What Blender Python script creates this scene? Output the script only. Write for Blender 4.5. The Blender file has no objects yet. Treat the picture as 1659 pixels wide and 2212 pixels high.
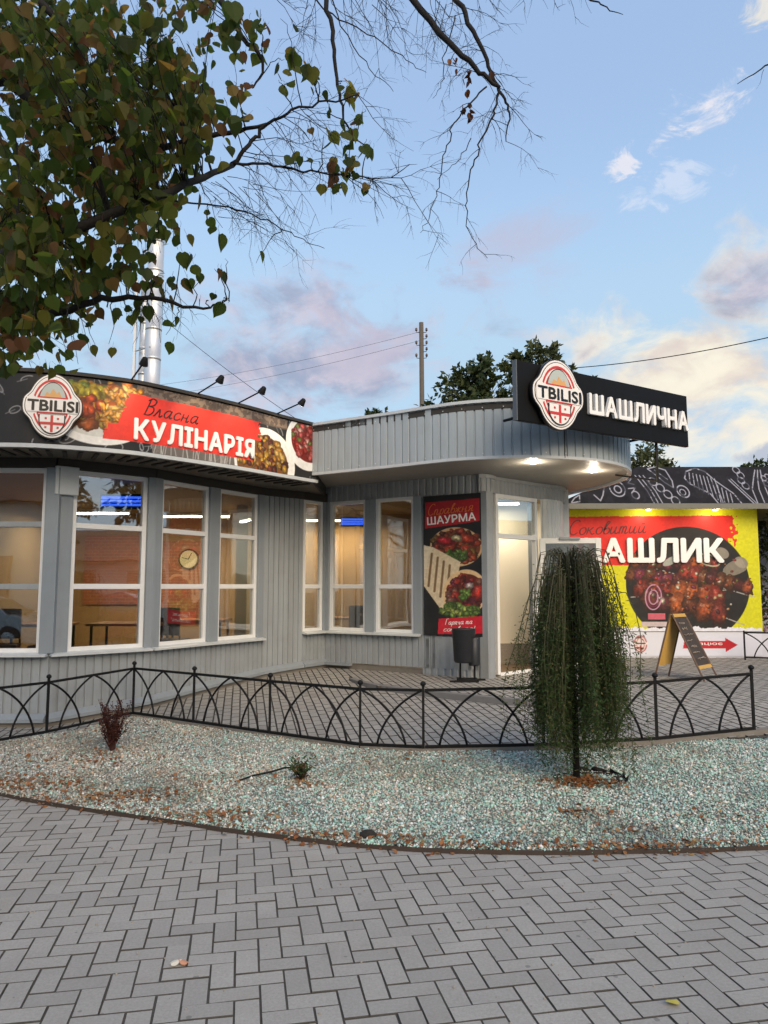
import bpy, bmesh, math, random
import numpy as np
from mathutils import Vector, Matrix, noise as mnoise

random.seed(7); RNG = np.random.default_rng(11)
SC = bpy.context.scene
COL = SC.collection
R = math.radians
V = Vector

# ------------------------------------------------------------------ camera
F_PX, TILT, EYE = 1597.6, R(5.75), 1.6          # photo measured on a 1659 x 2212 grid
cam_d = bpy.data.cameras.new("camera")
cam_d.sensor_fit = 'VERTICAL'; cam_d.sensor_height = 36; cam_d.sensor_width = 27
cam_d.lens = 26; cam_d.clip_end = 2000; cam_d.clip_start = 0.05
cam = bpy.data.objects.new("camera", cam_d); COL.objects.link(cam)
cam.location = (0, 0, EYE); cam.rotation_euler = (R(90) + TILT, 0, 0)
SC.camera = cam

def ray(px, py):
    xc = (px - 829.5) / F_PX; yc = (1106 - py) / F_PX
    return V((xc, math.cos(TILT) - yc * math.sin(TILT), math.sin(TILT) + yc * math.cos(TILT)))
def at(px, py, Y):
    r = ray(px, py); s = Y / r.y
    return V((r.x * s, Y, EYE + r.z * s))
def on(px, py, z):
    r = ray(px, py); s = (z - EYE) / r.z
    return V((r.x * s, r.y * s, z))

# ------------------------------------------------------------------ sky, sun, exposure
SUN_AZ, SUN_EL = R(158), R(32)                     # azimuth to the right of the view (+Y)
world = bpy.data.worlds.new("World"); SC.world = world; world.use_nodes = True
wn = world.node_tree; wn.nodes.clear()
def wnode(t, **k):
    n = wn.nodes.new(t)
    for a, b in k.items(): setattr(n, a, b)
    return n
def wl(a, b): wn.links.new(a, b)
def wmath(op, a, b=None, clamp=False):
    n = wnode('ShaderNodeMath', operation=op, use_clamp=clamp)
    for i, s in enumerate((a, b)):
        if s is None: continue
        if isinstance(s, (int, float)): n.inputs[i].default_value = s
        else: wl(s, n.inputs[i])
    return n.outputs[0]
def wvec(op, a, b=None):
    n = wnode('ShaderNodeVectorMath', operation=op)
    for i, s in enumerate((a, b)):
        if s is None: continue
        if isinstance(s, (tuple, list, Vector)): n.inputs[i].default_value = tuple(s)
        else: wl(s, n.inputs[i])
    return n
def wmix(f, a, b):
    n = wnode('ShaderNodeMix', data_type='RGBA')
    if isinstance(f, (int, float)): n.inputs[0].default_value = f
    else: wl(f, n.inputs[0])
    for s, i in ((a, 6), (b, 7)):
        if isinstance(s, (tuple, list)): n.inputs[i].default_value = (*s, 1)
        else: wl(s, n.inputs[i])
    return n.outputs[2]
def wsmooth(x, lo, hi):
    n = wnode('ShaderNodeMapRange', interpolation_type='SMOOTHSTEP')
    wl(x, n.inputs[0]); n.inputs[1].default_value = lo; n.inputs[2].default_value = hi
    return n.outputs[0]
sky = wnode('ShaderNodeTexSky', sky_type='NISHITA', sun_disc=False, sun_elevation=SUN_EL,
            sun_rotation=SUN_AZ, altitude=100, air_density=1.0, dust_density=0.6, ozone_density=1.6)
SKY_STRENGTH = 0.15
tc = wnode('ShaderNodeTexCoord')
dirv = tc.outputs['Generated']
sep = wnode('ShaderNodeSeparateXYZ'); wl(dirv, sep.inputs[0])
zz = wmath('ADD', wmath('MAXIMUM', sep.outputs[2], 0.0), 0.16)
cmb = wnode('ShaderNodeCombineXYZ')
wl(wmath('DIVIDE', sep.outputs[0], zz), cmb.inputs[0]); wl(wmath('DIVIDE', sep.outputs[1], zz), cmb.inputs[1])
def wnoise(vec, scale, detail=6, rough=0.6, dist=0.0):
    n = wnode('ShaderNodeTexNoise'); wl(vec, n.inputs['Vector'])
    n.inputs['Scale'].default_value = scale; n.inputs['Detail'].default_value = detail
    n.inputs['Roughness'].default_value = rough; n.inputs['Distortion'].default_value = dist
    return n.outputs[0]
nbig = wnoise(cmb.outputs[0], 0.55, 7, 0.62, 0.4)
nfine = wnoise(wvec('MULTIPLY', dirv, (1, 1, 1.7)).outputs[0], 8.5, 12, 0.60, 0.5)
nwisp = wnoise(wvec('MULTIPLY', dirv, (1, 1, 1.9)).outputs[0], 14, 12, 0.66, 1.2)
sund = V((math.sin(SUN_AZ) * math.cos(SUN_EL), math.cos(SUN_AZ) * math.cos(SUN_EL), math.sin(SUN_EL)))
dsun = wvec('DOT_PRODUCT', dirv, sund).outputs['Value']
warm = wsmooth(dsun, 0.58, 0.97)
KEXP = 0.37                                      # sky radiance -> display value at this strength and exposure
def disp(c): return tuple(v / KEXP for v in c)
skyc = sky.outputs[0]
elev = sep.outputs[2]
# thin evening haze evens the clear sky out towards the horizon
haze_f = wmath('MULTIPLY', wsmooth(elev, 0.80, 0.28), 0.95)
hz_col = wmix(warm, disp((0.475, 0.66, 0.83)), disp((0.92, 0.84, 0.74)))
skyc = wmix(haze_f, skyc, hz_col)
high_f = wmath('MULTIPLY', wsmooth(elev, 0.30, 0.60), 0.75)
skyc = wmix(high_f, skyc, disp((0.365, 0.515, 0.77)))
# drifting cloud all round the sky
cl_all = wmath('MULTIPLY', wsmooth(nbig, 0.56, 0.80), 0.5)
cl_col = wmix(warm, disp((0.58, 0.58, 0.74)), disp((1.0, 0.84, 0.70)))
skyc = wmix(cl_all, skyc, cl_col)
def cloud(px, py, rx, rz, noise_o, col, amt, edge=0.55, bias=0.52):
    """one cloud bank at a compass direction, broken up by noise"""
    global skyc
    d = ray(px, py).normalized()
    v = wvec('MULTIPLY', wvec('SUBTRACT', dirv, d).outputs[0], (1 / rx, 0.6 / rx, 1 / rz)).outputs[0]
    ln = wvec('LENGTH', v).outputs['Value']
    s_ = wmath('ADD', wmath('SUBTRACT', 1.0, ln), wmath('MULTIPLY', wmath('SUBTRACT', noise_o, bias), 5.0))
    f_ = wmath('MULTIPLY', wsmooth(s_, 0.02, edge), amt)
    skyc = wmix(f_, skyc, disp(col) if isinstance(col, tuple) else col)
PINK, CREAM, WHITE = (0.56, 0.53, 0.66), (1.0, 0.90, 0.72), (0.95, 0.90, 0.92)
ndet = wnoise(wvec('ADD', wvec('MULTIPLY', dirv, (1, 1, 1.5)).outputs[0], (0.01, 0.0, 0.03)).outputs[0], 16, 10, 0.6, 0.3)
lav_mix = wmix(wsmooth(ndet, 0.36, 0.64), disp((0.36, 0.41, 0.56)), disp((0.66, 0.60, 0.70)))
cream_mix = wmix(wsmooth(ndet, 0.32, 0.62), disp((0.80, 0.68, 0.60)), disp((1.0, 0.93, 0.76)))
cloud(1560, 850, 0.20, 0.135, nfine, cream_mix, 0.92, 1.3, 0.46)
cloud(1640, 965, 0.24, 0.075, nfine, (1.0, 0.92, 0.76), 0.85, 1.5, 0.42)
cloud(690, 785, 0.22, 0.095, nfine, lav_mix, 0.90, 1.3, 0.44)
cloud(790, 740, 0.08, 0.05, nfine, PINK, 0.7, 1.3, 0.46)
cloud(450, 810, 0.12, 0.04, nfine, lav_mix, 0.75, 1.2)
cloud(1130, 535, 0.085, 0.055, nfine, PINK, 0.62, 1.7, 0.45)
cloud(1650, 625, 0.075, 0.036, nfine, lav_mix, 0.88, 1.3, 0.48)
cloud(1640, 990, 0.09, 0.02, nfine, (0.45, 0.52, 0.66), 0.85, 0.6)
cloud(1525, 235, 0.040, 0.022, nwisp, WHITE, 0.8, 1.1)
cloud(1430, 305, 0.035, 0.012, nwisp, WHITE, 0.7, 1.1)
cloud(1340, 365, 0.03, 0.018, nwisp, WHITE, 0.7, 0.8)
cloud(1665, 10, 0.022, 0.04, nwisp, CREAM, 0.7, 1.0)
cloud(1440, 390, 0.06, 0.02, nwisp, (0.8, 0.84, 0.95), 0.5, 0.8)
bg = wnode('ShaderNodeBackground'); wl(skyc, bg.inputs[0]); bg.inputs[1].default_value = SKY_STRENGTH
wo = wnode('ShaderNodeOutputWorld'); wl(bg.outputs[0], wo.inputs[0])

sun_d = bpy.data.lights.new("sun", 'SUN'); sun_d.energy = 1.3; sun_d.angle = R(40); sun_d.color = (1.0, 0.79, 0.56)
sun = bpy.data.objects.new("sun", sun_d); COL.objects.link(sun)
sun.rotation_euler = (-sund).to_track_quat('-Z', 'Y').to_euler()

vs = SC.view_settings
vs.view_transform = 'Standard'; vs.look = 'None'; vs.gamma = 1.0; vs.use_curve_mapping = False
vs.exposure = 1.3
SC.cycles.use_denoising = True
SC.cycles.max_bounces = 8; SC.cycles.transparent_max_bounces = 12
SC.cycles.caustics_reflective = False; SC.cycles.caustics_refractive = False
SC.cycles.sample_clamp_indirect = 4.0
SC.cycles.adaptive_threshold = 0.02
# ------------------------------------------------------------------ materials
def srgb(h):
    h = h.lstrip('#'); c = [int(h[i:i + 2], 16) / 255 for i in (0, 2, 4)]
    return tuple(x / 12.92 if x <= .04045 else ((x + .055) / 1.055) ** 2.4 for x in c)
class NT:
    def __init__(s, name):
        s.m = bpy.data.materials.new(name); s.m.use_nodes = True; s.t = s.m.node_tree
        s.b = s.t.nodes['Principled BSDF']; s.out = s.t.nodes['Material Output']
    def n(s, t, ins=None, **k):
        n = s.t.nodes.new(t)
        for a, b in k.items(): setattr(n, a, b)
        for a, b in (ins or {}).items(): s.set(n.inputs[a], b)
        return n
    def set(s, sock, v):
        if isinstance(v, bpy.types.NodeSocket): s.t.links.new(v, sock)
        elif isinstance(v, (tuple, list)) and len(v) == 3 and sock.type == 'RGBA': sock.default_value = (*v, 1)
        else: sock.default_value = v
    def math(s, op, a, b=0.0, clamp=False):
        n = s.n('ShaderNodeMath', operation=op, use_clamp=clamp); s.set(n.inputs[0], a); s.set(n.inputs[1], b); return n.outputs[0]
    def mix(s, f, a, b, mode='MIX'):
        n = s.n('ShaderNodeMix', data_type='RGBA', blend_type=mode); s.set(n.inputs[0], f); s.set(n.inputs[6], a); s.set(n.inputs[7], b); return n.outputs[2]
    def noise(s, scale, detail=4, rough=.6, vec=None, dist=0.0):
        n = s.n('ShaderNodeTexNoise', {'Scale': scale, 'Detail': detail, 'Roughness': rough, 'Distortion': dist})
        if vec is None: vec = s.pos()
        s.set(n.inputs['Vector'], vec); return n.outputs[0]
    def pos(s):
        if not hasattr(s, '_p'): s._p = s.n('ShaderNodeNewGeometry')
        return s._p.outputs['Position']
    def ramp(s, f, stops, interp='LINEAR'):
        n = s.n('ShaderNodeValToRGB'); s.set(n.inputs[0], f); r = n.color_ramp; r.interpolation = interp
        while len(r.elements) < len(stops): r.elements.new(0.5)
        for e, (p, c) in zip(r.elements, stops): e.position = p; e.color = (*c, 1)
        return n.outputs[0]
    def rnd(s):
        g = s.n('ShaderNodeNewGeometry'); o = s.n('ShaderNodeObjectInfo')
        return s.math('FRACT', s.math('ADD', g.outputs['Random Per Island'], o.outputs['Random']))
    def bump(s, h, strength=.3, dist=.01):
        n = s.n('ShaderNodeBump', {'Height': h, 'Strength': strength, 'Distance': dist}); s.set(s.b.inputs['Normal'], n.outputs[0])
def scale3(c, k): return tuple(min(1, x * k) for x in c)
MATS = {}
def mat(name, c, rough=.6, metal=0., var=.15, scale=6, bump=0., bscale=80, spec=.5, dirt=0., dirtc=(.12, .10, .08), coat=0., streak=0.):
    if name in MATS: return MATS[name]
    t = NT(name); c = srgb(c) if isinstance(c, str) else c
    f = t.noise(scale, 5, .65)
    col = t.mix(f, scale3(c, 1 - var), scale3(c, 1 + var))
    if dirt:
        d = t.math('MULTIPLY', t.ramp(t.noise(scale * .6 + 1.3, 7, .7), [(.48, (0, 0, 0)), (.75, (1, 1, 1))]), dirt)
        col = t.mix(d, col, dirtc)
    if streak:
        mp = t.n('ShaderNodeMapping'); mp.inputs['Scale'].default_value = (9, 9, .55); t.t.links.new(t.pos(), mp.inputs[0])
        sk = t.ramp(t.noise(1.0, 6, .65, mp.outputs[0]), [(.45, (0, 0, 0)), (.72, (1, 1, 1))]); col = t.mix(t.math('MULTIPLY', sk, streak), col, dirtc)
    t.set(t.b.inputs['Base Color'], col)
    r = t.math('ADD', t.math('MULTIPLY', t.noise(scale * 2.3, 3), .3), rough - .15, True)
    t.set(t.b.inputs['Roughness'], r); t.b.inputs['Metallic'].default_value = metal
    t.b.inputs['Specular IOR Level'].default_value = spec
    if coat: t.b.inputs['Coat Weight'].default_value = coat; t.b.inputs['Coat Roughness'].default_value = .08
    if bump: t.bump(t.noise(bscale, 4), bump, .01)
    MATS[name] = t.m; return t.m
def glow(name, c, k):
    if name in MATS: return MATS[name]
    t = NT(name); t.b.inputs['Base Color'].default_value = (*c, 1)
    t.b.inputs['Emission Color'].default_value = (*c, 1); t.b.inputs['Emission Strength'].default_value = k
    MATS[name] = t.m; return t.m
def print_mat(name, rough=.5, spec=.25):
    t = NT(name); a = t.n('ShaderNodeVertexColor', layer_name='print')
    t.set(t.b.inputs['Base Color'], t.mix(t.math('MULTIPLY', t.noise(3, 5), .10), a.outputs[0], (.3, .28, .26)))
    t.b.inputs['Roughness'].default_value = rough; t.b.inputs['Specular IOR Level'].default_value = spec
    MATS[name] = t.m; return t.m
def pane_mat(name, tint, base, rough=.015):
    """clear pane: see-through mixed with mirror by angle (the same from both faces)"""
    t = NT(name); g = t.n('ShaderNodeNewGeometry')
    dt = t.n('ShaderNodeVectorMath', operation='DOT_PRODUCT'); t.t.links.new(g.outputs['Incoming'], dt.inputs[0]); t.t.links.new(g.outputs['Normal'], dt.inputs[1])
    c = t.math('SUBTRACT', 1.0, t.math('ABSOLUTE', dt.outputs['Value']), True)
    f = t.math('ADD', t.math('MULTIPLY', t.math('POWER', c, 4.0), .9), base, True)
    wob = t.n('ShaderNodeBump', {'Height': t.noise(1.3, 2), 'Strength': .05, 'Distance': .05}).outputs[0]
    gl = t.n('ShaderNodeBsdfGlossy', {'Color': (.95, .97, 1), 'Roughness': rough, 'Normal': wob})
    tr = t.n('ShaderNodeBsdfTransparent', {'Color': tint})
    mx = t.n('ShaderNodeMixShader'); t.set(mx.inputs[0], f)
    t.t.links.new(tr.outputs[0], mx.inputs[1]); t.t.links.new(gl.outputs[0], mx.inputs[2]); t.t.links.new(mx.outputs[0], t.out.inputs[0])
    MATS[name] = t.m; return t.m
def leaf_mat(name, stops, trans=.35, rough=.55, tk=1.0):
    t = NT(name); c = t.ramp(t.rnd(), stops)
    c = t.mix(t.math('MULTIPLY', t.noise(55, 3), .45), c, t.mix(.5, c, (.10, .05, .015)))
    t.set(t.b.inputs['Base Color'], c); t.b.inputs['Roughness'].default_value = rough; t.b.inputs['Specular IOR Level'].default_value = .25
    tl = t.n('ShaderNodeBsdfTranslucent', {'Color': t.mix(1.0, c, (tk, tk * .95, tk * .7), 'MULTIPLY')}); mx = t.n('ShaderNodeMixShader', {0: trans})
    t.t.links.new(t.b.outputs[0], mx.inputs[1]); t.t.links.new(tl.outputs[0], mx.inputs[2]); t.t.links.new(mx.outputs[0], t.out.inputs[0])
    MATS[name] = t.m; return t.m

PAINT = mat('grey_painted_metal', '#959ca1', .5, 0, .07, 3, dirt=.25, dirtc=(.15, .145, .13), streak=.30)
PAINTD = mat('grey_pilaster_paint', '#8a939a', .5, 0, .07, 3, dirt=.18, dirtc=(.14, .135, .12), streak=.22)
FASCIA = mat('pale_profiled_sheet', '#a6b1b6', .42, 0, .06, 2.5, dirt=.20, dirtc=(.22, .22, .20), streak=.28)
TRIM = mat('pale_trim_metal', '#c2c8ca', .4, 0, .06, 4, dirt=.15)
PVC = mat('white_window_frame', '#e4e6e6', .35, 0, .03, 4, dirt=.12, dirtc=(.4, .38, .34))
DARKTRIM = mat('dark_soffit_trim', '#403e3b', .7, 0, .15, 5, spec=.2)
SOFFIT = mat('brown_grey_soffit', '#8c8a85', .55, 0, .08, 2)
BLACKM = mat('black_painted_iron', '#111214', .6, 0, .2, 30, bump=.25, bscale=160, spec=.25)
BLACKP = mat('black_sign_panel', '#0c0c0e', .55, 0, .2, 3, spec=.2)
WHITEP = mat('white_print', '#f2f2f0', .45, 0, .03, 5)
CONC = mat('rough_concrete', '#77736c', .9, 0, .25, 7, bump=.5, bscale=40, dirt=.4)
STEEL = mat('stainless_flue', '#dcdcda', .52, .75, .05, 2)
GLASS = pane_mat('window_glass', (.86, .88, .85), .22); TINT = pane_mat('tinted_door_glass', (.26, .28, .27), .12)
WOOD = mat('warm_wood', '#8a5f34', .6, 0, .25, 14, bump=.2)
TANW = mat('tan_interior_wall', '#a8875c', .75, 0, .12, 3)

# ------------------------------------------------------------------ mesh helpers
class MB:
    def __init__(s): s.v = []; s.f = []
    def add(s, vs, fs):
        o = len(s.v); s.v += [tuple(x) for x in vs]; s.f += [tuple(i + o for i in f) for f in fs]; return s
    def hexa(s, p):   # p: 8 points, bottom 0-3, top 4-7
        return s.add(p, [(0, 3, 2, 1), (4, 5, 6, 7), (0, 1, 5, 4), (1, 2, 6, 5), (2, 3, 7, 6), (3, 0, 4, 7)])
    def box(s, x0, x1, y0, y1, z0, z1):
        return s.hexa([(x0, y0, z0), (x1, y0, z0), (x1, y1, z0), (x0, y1, z0), (x0, y0, z1), (x1, y0, z1), (x1, y1, z1), (x0, y1, z1)])
    def fbox(s, fr, u0, u1, v0, v1, d0, d1):
        """box in a local frame: u along, v up, d outwards"""
        return s.hexa([fr(u0, v0, d1), fr(u1, v0, d1), fr(u1, v0, d0), fr(u0, v0, d0), fr(u0, v1, d1), fr(u1, v1, d1), fr(u1, v1, d0), fr(u0, v1, d0)])
    def tube(s, pts, r, n=6, cap=True):
        pts = [V(p) for p in pts]; m = len(pts); rs = r if isinstance(r, (list, tuple)) else [r] * m
        ring = []; o = len(s.v); prev = None
        for i, p in enumerate(pts):
            d = (pts[min(i + 1, m - 1)] - pts[max(i - 1, 0)])
            if d.length < 1e-9: d = V((0, 0, 1))
            d.normalize()
            if prev is None:
                a = d.orthogonal().normalized()
            else:
                a = prev - d * prev.dot(d)
                a = a.normalized() if a.length > 1e-6 else d.orthogonal().normalized()
            prev = a; b = d.cross(a)
            for k in range(n):
                t = 2 * math.pi * k / n
                s.v.append(tuple(p + (a * math.cos(t) + b * math.sin(t)) * rs[i]))
        for i in range(m - 1):
            for k in range(n):
                k2 = (k + 1) % n
                s.f.append((o + i * n + k, o + i * n + k2, o + (i + 1) * n + k2, o + (i + 1) * n + k))
        if cap:
            s.f.append(tuple(o + k for k in range(n - 1, -1, -1))); s.f.append(tuple(o + (m - 1) * n + k for k in range(n)))
        return s
    def lathe(s, c, prof, n=16, axis=None):
        """prof: (radius, height) pairs about a vertical (or given) axis at c"""
        c = V(c); ax = V(axis).normalized() if axis else V((0, 0, 1)); a = ax.orthogonal().normalized(); b = ax.cross(a); o = len(s.v)
        for r, h in prof:
            for k in range(n):
                t = 2 * math.pi * k / n
                s.v.append(tuple(c + ax * h + (a * math.cos(t) + b * math.sin(t)) * r))
        for i in range(len(prof) - 1):
            for k in range(n):
                k2 = (k + 1) % n
                s.f.append((o + i * n + k, o + i * n + k2, o + (i + 1) * n + k2, o + (i + 1) * n + k))
        s.f.append(tuple(o + k for k in range(n - 1, -1, -1))); s.f.append(tuple(o + (len(prof) - 1) * n + k for k in range(n)))
        return s
    def prism(s, pts, z0, z1):
        n = len(pts); o = len(s.v)
        s.v += [(x, y, z0) for x, y in pts] + [(x, y, z1) for x, y in pts]
        s.f.append(tuple(o + i for i in range(n - 1, -1, -1))); s.f.append(tuple(o + n + i for i in range(n)))
        for i in range(n):
            j = (i + 1) % n; s.f.append((o + i, o + j, o + n + j, o + n + i))
        return s
    def mesh(s, name, smooth=False):
        m = bpy.data.meshes.new(name); m.from_pydata(s.v, [], s.f); m.update()
        if smooth: m.polygons.foreach_set('use_smooth', [True] * len(m.polygons))
        return m
    def build(s, name, mt, parent=None, smooth=False, bevel=0.):
        return link(name, s.mesh(name, smooth), mt, parent, bevel)
def link(name, me, mt=None, parent=None, bevel=0.):
    if mt is not None and not me.materials: me.materials.append(mt)
    o = bpy.data.objects.new(name, me); COL.objects.link(o)
    if parent is not None: o.parent = parent
    if bevel:
        b = o.modifiers.new('bevel', 'BEVEL'); b.width = bevel; b.segments = 2; b.limit_method = 'ANGLE'
    return o
def tag(o, label=None, cat=None, group=None, kind=None):
    for k, v in (('label', label), ('category', cat), ('group', group), ('kind', kind)):
        if v: o[k] = v
    return o
def thing(name, label, cat, group=None, loc=(0, 0, 0)):
    o = bpy.data.objects.new(name, None); COL.objects.link(o); o.empty_display_size = .2
    o.location = loc
    return tag(o, label, cat, group)
def np_mesh(name, v, f, smooth=False):
    me = bpy.data.meshes.new(name); v = np.asarray(v, np.float32); f = np.asarray(f, np.int32); k = f.shape[1]
    me.vertices.add(len(v)); me.vertices.foreach_set('co', v.ravel())
    me.loops.add(f.size); me.loops.foreach_set('vertex_index', f.ravel())
    me.polygons.add(len(f)); me.polygons.foreach_set('loop_start', np.arange(0, f.size, k, dtype=np.int32))
    if smooth: me.polygons.foreach_set('use_smooth', np.ones(len(f), bool))
    me.update(); me.validate(); return me
def frame(p0, p1):
    """local frame on a vertical wall segment seen with p0 on the left: u along, v = z, d towards the viewer"""
    p0 = V((p0[0], p0[1], 0)); p1 = V((p1[0], p1[1], 0)); u = (p1 - p0).normalized(); n = V((u.y, -u.x, 0))
    f = lambda a, b, d: p0 + u * a + n * d + V((0, 0, b))
    f.len = (p1 - p0).length; return f
def catmull(pts, k=10):
    pts = [V(p) for p in pts]; P = [pts[0] * 2 - pts[1]] + pts + [pts[-1] * 2 - pts[-2]]; out = []
    for i in range(1, len(P) - 2):
        a, b, c, d = P[i - 1:i + 3]
        for j in range(k):
            t = j / k
            out.append(.5 * (2 * b + (c - a) * t + (2 * a - 5 * b + 4 * c - d) * t * t + (3 * b - a - 3 * c + d) * t ** 3))
    out.append(pts[-1]); return out
class Curve2:
    """a plan curve with arc length; map(u, v, d) puts points on the upright ribbon over it"""
    def __init__(s, pts):
        s.p = np.array([[p[0], p[1]] for p in pts], float)
        d = np.diff(s.p, axis=0); s.s = np.concatenate([[0], np.cumsum(np.hypot(d[:, 0], d[:, 1]))]); s.L = s.s[-1]
        g = np.gradient(s.p, s.s, axis=0); g /= np.linalg.norm(g, axis=1)[:, None]; s.n = np.stack([g[:, 1], -g[:, 0]], 1)
    def map(s, u, v, d):
        x = np.interp(u, s.s, s.p[:, 0]); y = np.interp(u, s.s, s.p[:, 1]); nx = np.interp(u, s.s, s.n[:, 0]); ny = np.interp(u, s.s, s.n[:, 1])
        return V((x + nx * d, y + ny * d, v))
    def u_at(s, px, py=1000):
        r = ray(px, py); k = r.x / r.y; f = s.p[:, 0] - k * s.p[:, 1]
        i = np.where(np.diff(np.sign(f)) != 0)[0]
        i = i[0]; t = f[i] / (f[i] - f[i + 1]); return s.s[i] + t * (s.s[i + 1] - s.s[i])
def ribbed(mapf, L, z0, z1, period=.1, depth=.012, groove=.35, back=.03):
    """profiled sheet: trapezoid ribs along an upright ribbon, with a back face"""
    us = []; n = max(1, int(round(L / period))); p = L / n
    for i in range(n):
        a = i * p; g = groove * p
        us += [(a, 0), (a + .28 * g, -depth), (a + .72 * g, -depth), (a + g, 0)]
    us.append((L, 0)); mb = MB(); z0f = z0 if callable(z0) else (lambda u: z0); z1f = z1 if callable(z1) else (lambda u: z1)
    for u, d in us: mb.v += [tuple(mapf(u, z0f(u), d)), tuple(mapf(u, z1f(u), d)), tuple(mapf(u, z0f(u), -back)), tuple(mapf(u, z1f(u), -back))]
    for i in range(len(us) - 1):
        a = 4 * i; b = a + 4
        mb.f += [(a, b, b + 1, a + 1), (b + 2, a + 2, a + 3, b + 3), (a + 1, b + 1, b + 3, a + 3), (a, a + 2, b + 2, b)]
    e = 4 * (len(us) - 1); mb.f += [(0, 1, 3, 2), (e, e + 2, e + 3, e + 1)]
    return mb
def strip(mapf, us, z0, z1, d0, d1):
    """closed bar that follows a ribbon"""
    mb = MB()
    for u in us: mb.v += [tuple(mapf(u, z0, d1)), tuple(mapf(u, z1, d1)), tuple(mapf(u, z1, d0)), tuple(mapf(u, z0, d0))]
    for i in range(len(us) - 1):
        a = 4 * i; b = a + 4
        for k in range(4): k2 = (k + 1) % 4; mb.f.append((a + k, b + k, b + k2, a + k2))
    e = 4 * (len(us) - 1); mb.f += [(0, 1, 2, 3), (e + 3, e + 2, e + 1, e)]
    return mb
def text_mesh(body, size=1., offset=0., extrude=0., shear=0., sx=1.):
    c = bpy.data.curves.new('t', 'FONT'); c.body = body; c.size = size; c.offset = offset; c.extrude = extrude; c.shear = shear; c.resolution_u = 3
    o = bpy.data.objects.new('t', c); COL.objects.link(o); bpy.context.view_layer.update()
    m = bpy.data.meshes.new_from_object(o.evaluated_get(bpy.context.evaluated_depsgraph_get()))
    bpy.data.objects.remove(o); bpy.data.curves.remove(c)
    co = np.empty(len(m.vertices) * 3, np.float32); m.vertices.foreach_get('co', co); co = co.reshape(-1, 3)
    co[:, 0] -= co[:, 0].min(); co[:, 0] *= sx
    m.materials.clear(); return m, co
def bold(m, co, k):
    """thicken a glyph: shifted copies, each a hair deeper"""
    f = [tuple(p.vertices) for p in m.polygons]; n = len(co); vs_, fs = [], []
    for q, (dx, dy) in enumerate(((0, 0), (-k, 0), (k, 0), (0, k), (0, -k), (k * .7, k * .7), (-k * .7, -k * .7), (-k * .7, k * .7), (k * .7, -k * .7)) if k else ((0, 0),)):
        vs_.append(co + np.array([dx, dy, -.00025 * q], np.float32)); fs += [tuple(i + q * n for i in p) for p in f]
    bpy.data.meshes.remove(m); return np.concatenate(vs_), fs
def mapped(name, co, fs, mapf, u, v, d, mt, parent):
    me = bpy.data.meshes.new(name); me.from_pydata([tuple(mapf(u + x, v + y, d + z)) for x, y, z in co], [], fs); me.update()
    return link(name, me, mt, parent)
def put_text(name, body, mapf, u, v, d, h, width, mt, parent, offset=.0, extrude=0., shear=0., rot=0.):
    """text whose capitals are h tall, squeezed to the given width"""
    m, co = text_mesh(body, h / .728, 0, extrude, shear)
    w = co[:, 0].max(); co[:, 0] *= width / w; co, fs = bold(m, co, max(0, offset) * h)
    if rot:
        c, s = math.cos(rot), math.sin(rot); co[:, :2] = co[:, :2] @ np.array([[c, s], [-s, c]])
    return mapped(name, co, fs, mapf, u, v, d, mt, parent)
def put_letters(name, body, mapf, u, v, d, h, width, mt, parent, offset=.03, extrude=.01, gap=.14):
    """each letter a mesh of its own"""
    gl = []
    for ch in body:
        m, co = text_mesh(ch, h / .728, 0, extrude); gl.append(bold(m, co, offset * h))
    ws = [co[:, 0].max() for co, _ in gl]; tot = sum(ws) + gap * h * (len(body) - 1); k = width / tot; x = 0
    for (co, fs), w in zip(gl, ws):
        co = co.copy(); co[:, 0] = (co[:, 0] + x) * k
        mapped(name, co, fs, mapf, u, v, d, mt, parent); x += w + gap * h
_i = [(.1, 1), (.05, .3), (.2, .02), (.45, .3), (.6, 1)], [(.6, 1), (.55, .2), (.7, 0), (.9, .2)]
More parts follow.
